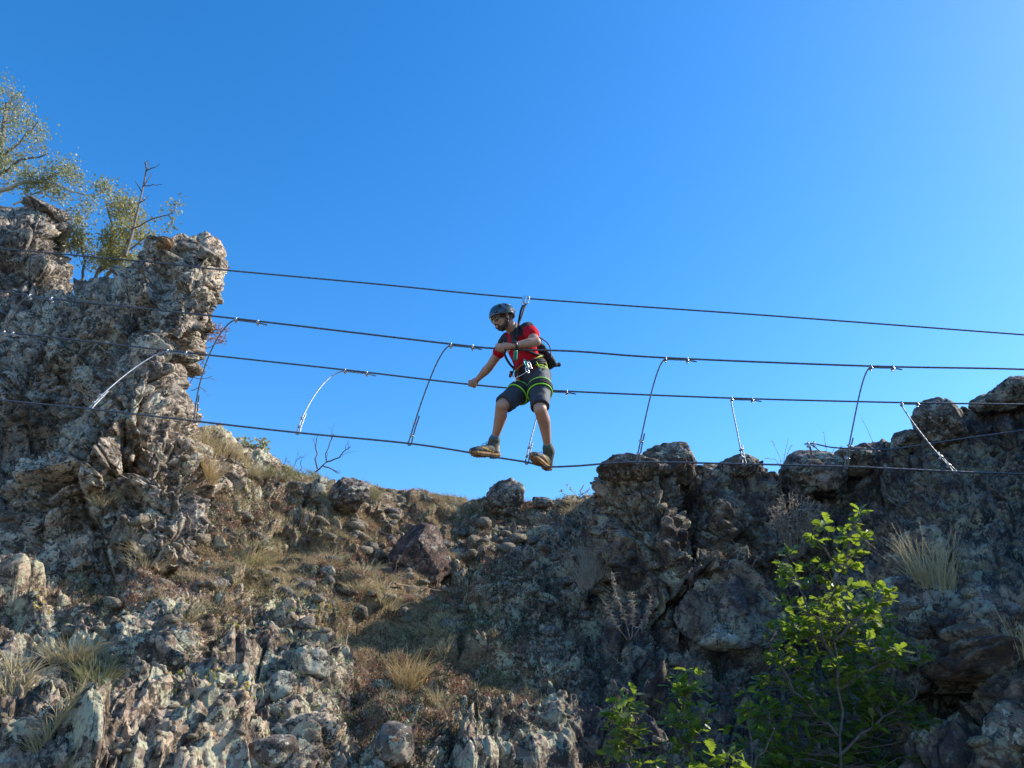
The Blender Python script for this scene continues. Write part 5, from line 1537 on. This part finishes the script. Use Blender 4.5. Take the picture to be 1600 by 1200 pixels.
# ---- shirt
def seg_d(c, a, b_):
    a = np.array(a); b_ = np.array(b_); ab = b_ - a
    t = np.clip(((c - a) @ ab) / (ab @ ab), 0, 1)
    return np.linalg.norm(c - (a + t[:, None] * ab), axis=1)
def folds(amp, k, seed, extra=None):
    def f(me):
        c = mesh_co(me); n_ = mesh_no(me)
        q = c * k
        wv = q + 0.8 * np.stack([vn(c * 6, seed), vn(c * 6, seed + 1), vn(c * 6, seed + 2)], -1)
        d = amp * (ridge(wv * np.array([1, 1, 0.45]), 2, seed) - 0.2) + amp * 0.5 * vn(c * 30, seed + 4)
        c2 = c + n_ * d[:, None]
        me.vertices.foreach_set('co', c2.astype(np.float32).ravel())
        if extra: extra(me, c)
    return f
def shirt_mats(me, c):
    fc = np.empty(len(me.polygons) * 3, np.float32); me.polygons.foreach_get('center', fc); fc = fc.reshape(-1, 3)
    d1 = seg_d(fc, neck + side * .05, shL + up * .01)
    d2 = seg_d(fc, shR, shR.lerp(elR, .25))
    d3 = seg_d(fc, tp(.95, .09, .04), tp(.55, .12, .07))
    d4 = seg_d(fc, tp(.9, .08, -.09), shR)
    slv = seg_d(fc, shL.lerp(elL, .30), shL.lerp(elL, .8))
    k = (d1 < .088) & (slv > .068) | (d2 < .075) | (d3 < .030) | (d4 < .05)
    me.polygons.foreach_set('material_index', k.astype(np.int32))
b = Blob()
b.loft([(tp(-0.02), side, fr_, .152, .112), (tp(0.12), side, fr_, .150, .112), (tp(0.30), side, fr_, .143, .108), (tp(0.55), side, fr_, .152, .112), (tp(0.75), side, fr_, .165, .112), (tp(0.90), side, fr_, .150, .09), (tp(1.0), side, fr_, .085, .068)], 36)
b.limb([(neck - up * .03 + side * .05, .060), (shL, .064), (shL.lerp(elL, .52), .062)])
b.limb([(neck - up * .03 - side * .05, .060), (shR, .064), (shR.lerp(elR, .50), .058)])
b.skin('shirt', [M['red'], M['black']], 0.0065, root, RL, 6, folds(0.007, 9, 3, shirt_mats))
# chest print
for q, (s0, t0, w_) in enumerate([(-.03, .70, .05), (-.03, .66, .035)]):
    pts = [tp(t0, .118, s0 - w_ + 2 * w_ * k / 6) for k in range(7)]
    tube('chest_print', [p + fr_ * 0.003 for p in pts], .004, 'white', root, 5)

# ---- shorts
def short_mats(me, c):
    fc = np.empty(len(me.polygons) * 3, np.float32); me.polygons.foreach_get('center', fc); fc = fc.reshape(-1, 3)
    oL = side * .085
    d1 = seg_d(fc, hipL + oL + up * .06 - fr_ * .02, hipL.lerp(knL, .25) + oL - fr_ * .04)
    d2 = seg_d(fc, hipL.lerp(knL, .55) + side * .09 - fr_ * .03, hipL.lerp(knL, .85) + side * .08 - fr_ * .05)
    me.polygons.foreach_set('material_index', ((d1 < .055) | (d2 < .042)).astype(np.int32))
b = Blob()
b.loft([(tp(-0.16), side, fr_, .145, .118), (tp(0.0), side, fr_, .165, .126), (tp(0.14), side, fr_, .150, .114)], 32)
for h, k in ((hipL, knL), (hipR, knR)):
    b.limb([(h, .100), (h.lerp(k, .5), .094), (h.lerp(k, .93), .084)], 28, False); b.ball(h, .102)
b.skin('shorts', [M['shorts'], M['grey']], 0.0065, root, RL, 5, folds(0.007, 9, 13, short_mats))

# ---- socks and boots
def boot(F, an, kn, sock, lab):
    heel, toe, f, l, u = F
    up_ = (kn - an).normalized()
    s_ = Blob(); s_.limb([(an - up_ * .02, .040), (an + up_ * .035, .040), (an + up_ * .06, .0385)], 20, False)
    o = s_.skin('sock', M[sock], 0.005, root, RL, 1)
    q = Blob()
    col_ = an - up_ * 0.015
    q.limb([(heel + f * .055 + u * .055, .044), (col_, .052), (an + up_ * .016, .050)])
    q.loft([(heel + f * .012 + u * .04, l, u, .026, .026), (heel + f * .04 + u * .048, l, u, .039, .040), (heel + f * .10 + u * .062, l, u, .045, .054), (heel + f * .16 + u * .054, l, u, .051, .044),
            (heel + f * .22 + u * .046, l, u, .052, .036), (heel + f * .27 + u * .040, l, u, .044, .028), (heel + f * .295 + u * .036, l, u, .026, .020)], 24)
    def bm_(me, c):
        fc = np.empty(len(me.polygons) * 3, np.float32); me.polygons.foreach_get('center', fc); fc = fc.reshape(-1, 3) - np.array(heel)
        x = fc @ np.array(f); z = fc @ np.array(u)
        mi = np.zeros(len(fc), np.int32)
        mi[(z < .034)] = 1
        mi[(x > .235)] = 1
        mi[(x < .03) & (z > .05) & (z < .10)] = 2
        mi[(np.abs(z - .035 - .25 * (x - .08)) < .006) & (x > .08) & (x < .2)] = 2
        me.polygons.foreach_set('material_index', mi)
    bo = q.skin('boot', [M['boot'], M['boottrim'], M['ochre']], 0.0045, root, RL, 4, folds(0.002, 20, 5, bm_))
    # sole: outline, two decks, lugs
    xs_ = [0, .02, .06, .11, .16, .21, .25, .28, .297]
    wL = [.020, .036, .040, .036, .041, .050, .047, .034, .012]
    zb = [.012, .004, 0, .004, .004, 0, .004, .012, .022]
    sm_ = bmesh.new(); rws = []
    for x, w_, z in zip(xs_, wL, zb):
        rws.append([sm_.verts.new(heel + f * x + l * a + u * h_ - RL) for a, h_ in ((-w_, z + .026), (-w_ * 1.04, z + .008), (-w_ * .85, z), (w_ * .85, z), (w_ * 1.04, z + .008), (w_, z + .026))])
    for i in range(len(rws) - 1):
        for k in range(6):
            sm_.faces.new((rws[i][k], rws[i][(k + 1) % 6], rws[i + 1][(k + 1) % 6], rws[i + 1][k]))
    sm_.faces.new(rws[0]); sm_.faces.new(rws[-1][::-1]); bmesh.ops.recalc_face_normals(sm_, faces=sm_.faces)
    me = bpy.data.meshes.new('sole'); sm_.to_mesh(me); sm_.free(); me.materials.append(M['sole'])
    so = link(bpy.data.objects.new('sole', me), bo)
    lg = bmesh.new()
    for x in (.025, .05, .075, .135, .16, .185, .21, .235, .26):
        w_ = np.interp(x, xs_, wL); z = np.interp(x, xs_, zb)
        for sgn in (-1, 0, 1):
            c = heel + f * x + l * (sgn * w_ * .66) + u * (z - .003) - RL
            m = Matrix(((f.x, l.x, u.x, c.x), (f.y, l.y, u.y, c.y), (f.z, l.z, u.z, c.z), (0, 0, 0, 1))) @ Matrix.Diagonal((.016, w_ * .42, .008, 1))
            bmesh.ops.create_cube(lg, size=1, matrix=m)
    me = bpy.data.meshes.new('lugs'); lg.to_mesh(me); lg.free(); me.materials.append(M['boottrim'] if lab else M['sole'])
    lo = link(bpy.data.objects.new('lugs', me), bo); lo['kind'] = 'stuff'
    for k in range(5):
        x = .115 + .022 * k; z = np.interp(x, [.1, .16, .22], [.103, .088, .070])
        tube('lace', [heel + f * x + l * -.026 + u * (z - .010), heel + f * (x + .006) + u * z, heel + f * (x + .012) + l * .026 + u * (z - .010)], .003, 'black', bo, 5)
    for sg in (-1, 1):
        tube('lace', [heel + f * .11 + u * .11, heel + f * .14 + l * sg * .03 + u * .125, heel + f * .155 + l * sg * .035 + u * .105, heel + f * .12 + l * sg * .012 + u * .108], .0025, 'black', bo, 5)
boot(FL, anL, knL, 'greensock', 0); boot(FR, anR, knR, 'bluesock', 0)

# ---- watch
wd = (wrL - elL).normalized()
def ring(name, c, ax, ra, rb, a_dir, r, mat, parent, n=28, arc=(0, 2 * math.pi), wob_=0.0):
    a_ = (a_dir - ax * a_dir.dot(ax)).normalized(); b_ = ax.cross(a_)
    pts = [c + a_ * math.cos(t) * ra + b_ * math.sin(t) * rb + ax * (wob_ * math.sin(t * 2)) for t in np.linspace(arc[0], arc[1], n)]
    return tube(name, pts, r, mat, parent, 6, 0.012)
wt = ring('watch', wrL.lerp(elL, .16), wd, .034, .034, Vector((0, -1, 0)), .009, 'watch', root)
b = Blob(); b.ball(wrL.lerp(elL, .16) + Vector((-.3, -.75, .5)).normalized() * .036, 1, (.011, .021, .021), (Vector((-.3, -.75, .5)).normalized(), wd, Vector((-.3, -.75, .5)).normalized().cross(wd).normalized()))
b.skin('watch_face', M['watch'], 0.004, wt, RL, 1)

# ---- climbing harness
hz = empty('harness', (0, 0, 0)); hz.parent = root
wc = tp(0.17)
for dz, r_, m_ in ((0.0, .017, 'black'), (.02, .014, 'black'), (-.02, .014, 'black')):
    ring('waist_belt', wc + up * dz, up, .164, .128, side, r_, m_, hz)
ring('belt_edge', wc + up * .040, (up + fr_ * .10).normalized(), .166, .130, side, .0055, 'neon', hz, wob_=.012)
ring('belt_edge', wc - up * .042, (up - fr_ * .12).normalized(), .170, .133, side, .0055, 'neon', hz, wob_=-.012)
for (h, k, ra) in ((hipL, knL, .108), (hipR, knR, .106)):
    d = (k - h).normalized()
    tilt = (d * 1.0 + up * -.10 + side * (.15 if h is hipL else -.15)).normalized()
    for o_, rr, m_ in ((.16, .012, 'black'), (.18, .012, 'black'), (.20, .012, 'black'), (.140, .0065, 'neongreen'), (.222, .0065, 'neongreen')):
        ring('leg_loop', h + d * (o_ + .015), tilt, ra, ra * .98, side, rr, m_, hz)
tube('riser', [tp(.14, .135, .02), tp(-.02, .15, 0), tp(-.2, .12, -.0)], .012, 'black', hz)
tube('belay_loop', [tp(.12, .14, 0), tp(.0, .17, .0), tp(-.09, .15, .0)], .010, 'orange', hz)
tube('sling', [tp(.24, .10, .10), tp(.20, .155, .04), tp(.12, .15, .0), tp(.03, .165, -.02)], .009, 'orange', hz)
tube('sling', [tp(.28, .12, .05), tp(.22, .16, .03), tp(.02, .17, .02)], .006, 'black', hz)
tube('gear_loop', [tp(.16, .04, .172), tp(.02, .05, .20), tp(-.02, -.02, .20), tp(.12, -.06, .165)], .004, 'neon', hz)
def carabiner(name, c, a_, b_, s, mat, parent, loc=None):
    pts = [c + a_ * (x * s) + b_ * (y * s) for x, y in [(-.3, -1), (.3, -1), (.5, -.6), (.42, .5), (.25, .95), (-.15, 1), (-.38, .6), (-.38, -.5), (-.3, -1)]]
    return tube(name, pts, s * .13, mat, parent, 8, 0.006, loc)
fv = Vector((-.3, -1, -.2)).normalized()
carabiner('carabiner', P(821, 567, 6.17), side, up, .034, 'cyan', hz)
carabiner('carabiner', P(827, 570, 6.16), fr_, up, .034, 'alu', hz)
carabiner('carabiner', P(824, 578, 6.16), fr_, up, .030, 'alu', hz)
carabiner('carabiner', P(804, 592, 6.24), side, up, .026, 'alu', hz)
carabiner('carabiner', P(799, 584, 6.26), fr_, up, .024, 'orange', hz)
tube('cord', [P(824, 580, 6.16), P(815, 586, 6.18), P(806, 590, 6.22)], .004, 'alu', hz)
b = Blob(); b.limb([(P(806, 549, 6.13), .017), (P(805, 561, 6.15), .019)]); b.skin('green_grip', M['teal'], .005, hz, RL, 2)
tube('strap', [P(808, 530, 6.17), P(806, 549, 6.13), P(804, 566, 6.16), P(802, 580, 6.24), P(799, 587, 6.28)], .006, 'black', hz)
b = Blob(); b.limb([(P(799, 582, 6.27), .016), (P(797, 588, 6.28), .013)]); b.skin('pouch', M['black'], .005, hz, RL, 2)

# ---- lanyard and pulley on the top cable (hangs from the cable: a thing of its own)
pa = P(820, 466, YA)
ln = empty('lanyard', pa); tag(ln, 'black lanyard with a steel pulley clipping the climber to the highest cable', 'lanyard')
for sg in (-1, 1):
    bm = bmesh.new(); bmesh.ops.create_cone(bm, cap_ends=True, segments=24, radius1=.026, radius2=.026, depth=.005, matrix=Matrix.Rotation(R(90), 4, 'X'))
    for v in bm.verts:
        v.co.z *= 1.5; v.co.y += sg * .013; v.co.z -= .018
    me = bpy.data.meshes.new('pulley_plate'); bm.to_mesh(me); bm.free(); me.materials.append(M['alu']); link(bpy.data.objects.new('pulley_plate', me), ln)
bm = bmesh.new(); bmesh.ops.create_cone(bm, cap_ends=True, segments=24, radius1=.016, radius2=.016, depth=.018, matrix=Matrix.Translation((0, 0, .006)) @ Matrix.Rotation(R(90), 4, 'X'))
me = bpy.data.meshes.new('wheel'); bm.to_mesh(me); bm.free(); me.materials.append(M['watch']); link(bpy.data.objects.new('wheel', me), ln)
X_, Z_ = Vector((1, 0, 0)), Vector((.25, 0, 1)).normalized()
c1 = carabiner('carabiner', pa + Vector((-.012, 0, -.045)), X_, Z_, .038, 'alu', ln, pa)
c2 = carabiner('carabiner', pa + Vector((.020, -.02, -.030)), X_, Z_, .040, 'alu', ln, pa)
tube('strap', [pa + Vector((-.015, 0, -.08)), P(814, 485, 6.33), P(811, 500, 6.27), P(810, 507, 6.22)], .010, 'black', ln, loc=pa)
tube('strap', [pa + Vector((.010, -.01, -.07)), P(818, 485, 6.31), P(813, 500, 6.25), P(810, 507, 6.22)], .009, 'black', ln, loc=pa)
tube('strap', [P(811, 504, 6.23), P(809, 515, 6.19), P(808, 530, 6.17)], .013, 'black', ln, loc=pa)

# ---- backpack (carried: a thing of its own)
bc = tp(.54, -.150, 0.0)
bk = empty('backpack', bc); tag(bk, 'small black backpack with dangling straps on the climber\'s back', 'backpack')
b = Blob()
bu = (up * 1.0 - Vector((.25, 0, 0))).normalized(); bb = -fr_
b.loft([(bc - bu * .20 + bb * .03, side, bb, .075, .035), (bc - bu * .15 + bb * .02, side, bb, .105, .050), (bc, side, bb, .11, .052), (bc + bu * .12, side, bb, .10, .045), (bc + bu * .17, side, bb, .06, .03)], 28)
b.limb([(bc - bu * .12 + bb * .05, .028), (bc + bu * .03 + bb * .045, .026)])
b.skin('pack_body', M['black'], .007, bk, bc, 4, folds(0.010, 10, 23))
for sg in (1, -1):
    tube('shoulder_strap', [bc + bu * .12 + side * sg * .06, tp(1.0, -.04, sg * .10), tp(.98, .04, sg * .105), tp(.80, .118, sg * .105), tp(.55, .112, sg * .125), tp(.36, .03, sg * .158), tp(.30, -.09, sg * .13)], .011, 'black', bk, loc=bc)
    tube('side_strap', [bc + bu * .13 + side * sg * .11, bc + bb * .05 + side * sg * .13, bc - bu * .14 + side * sg * .11], .006, 'grey', bk, loc=bc)
b = Blob(); b.limb([(bc + bu * .13 + bb * .05, .022), (bc + bu * .15 + bb * .11, .014), (bc + bu * .12 + bb * .125, .012)]); b.skin('top_loop', M['black'], .006, bk, bc, 2)
b = Blob(); b.limb([(bc - bu * .17 + bb * .08, .020), (bc - bu * .17 + bb * .13, .017)]); b.ball(bc - bu * .17 + bb * .135, .022); b.skin('strap_end', M['black'], .006, bk, bc, 2)
tube('loose_cord', [bc + bb * .09 + bu * .04, bc + bb * .13 + bu * .01, bc + bb * .10 - bu * .03, bc + bb * .11 - bu * .15], .004, 'black', bk, loc=bc)
print('done', round(time.time() - T0, 1))
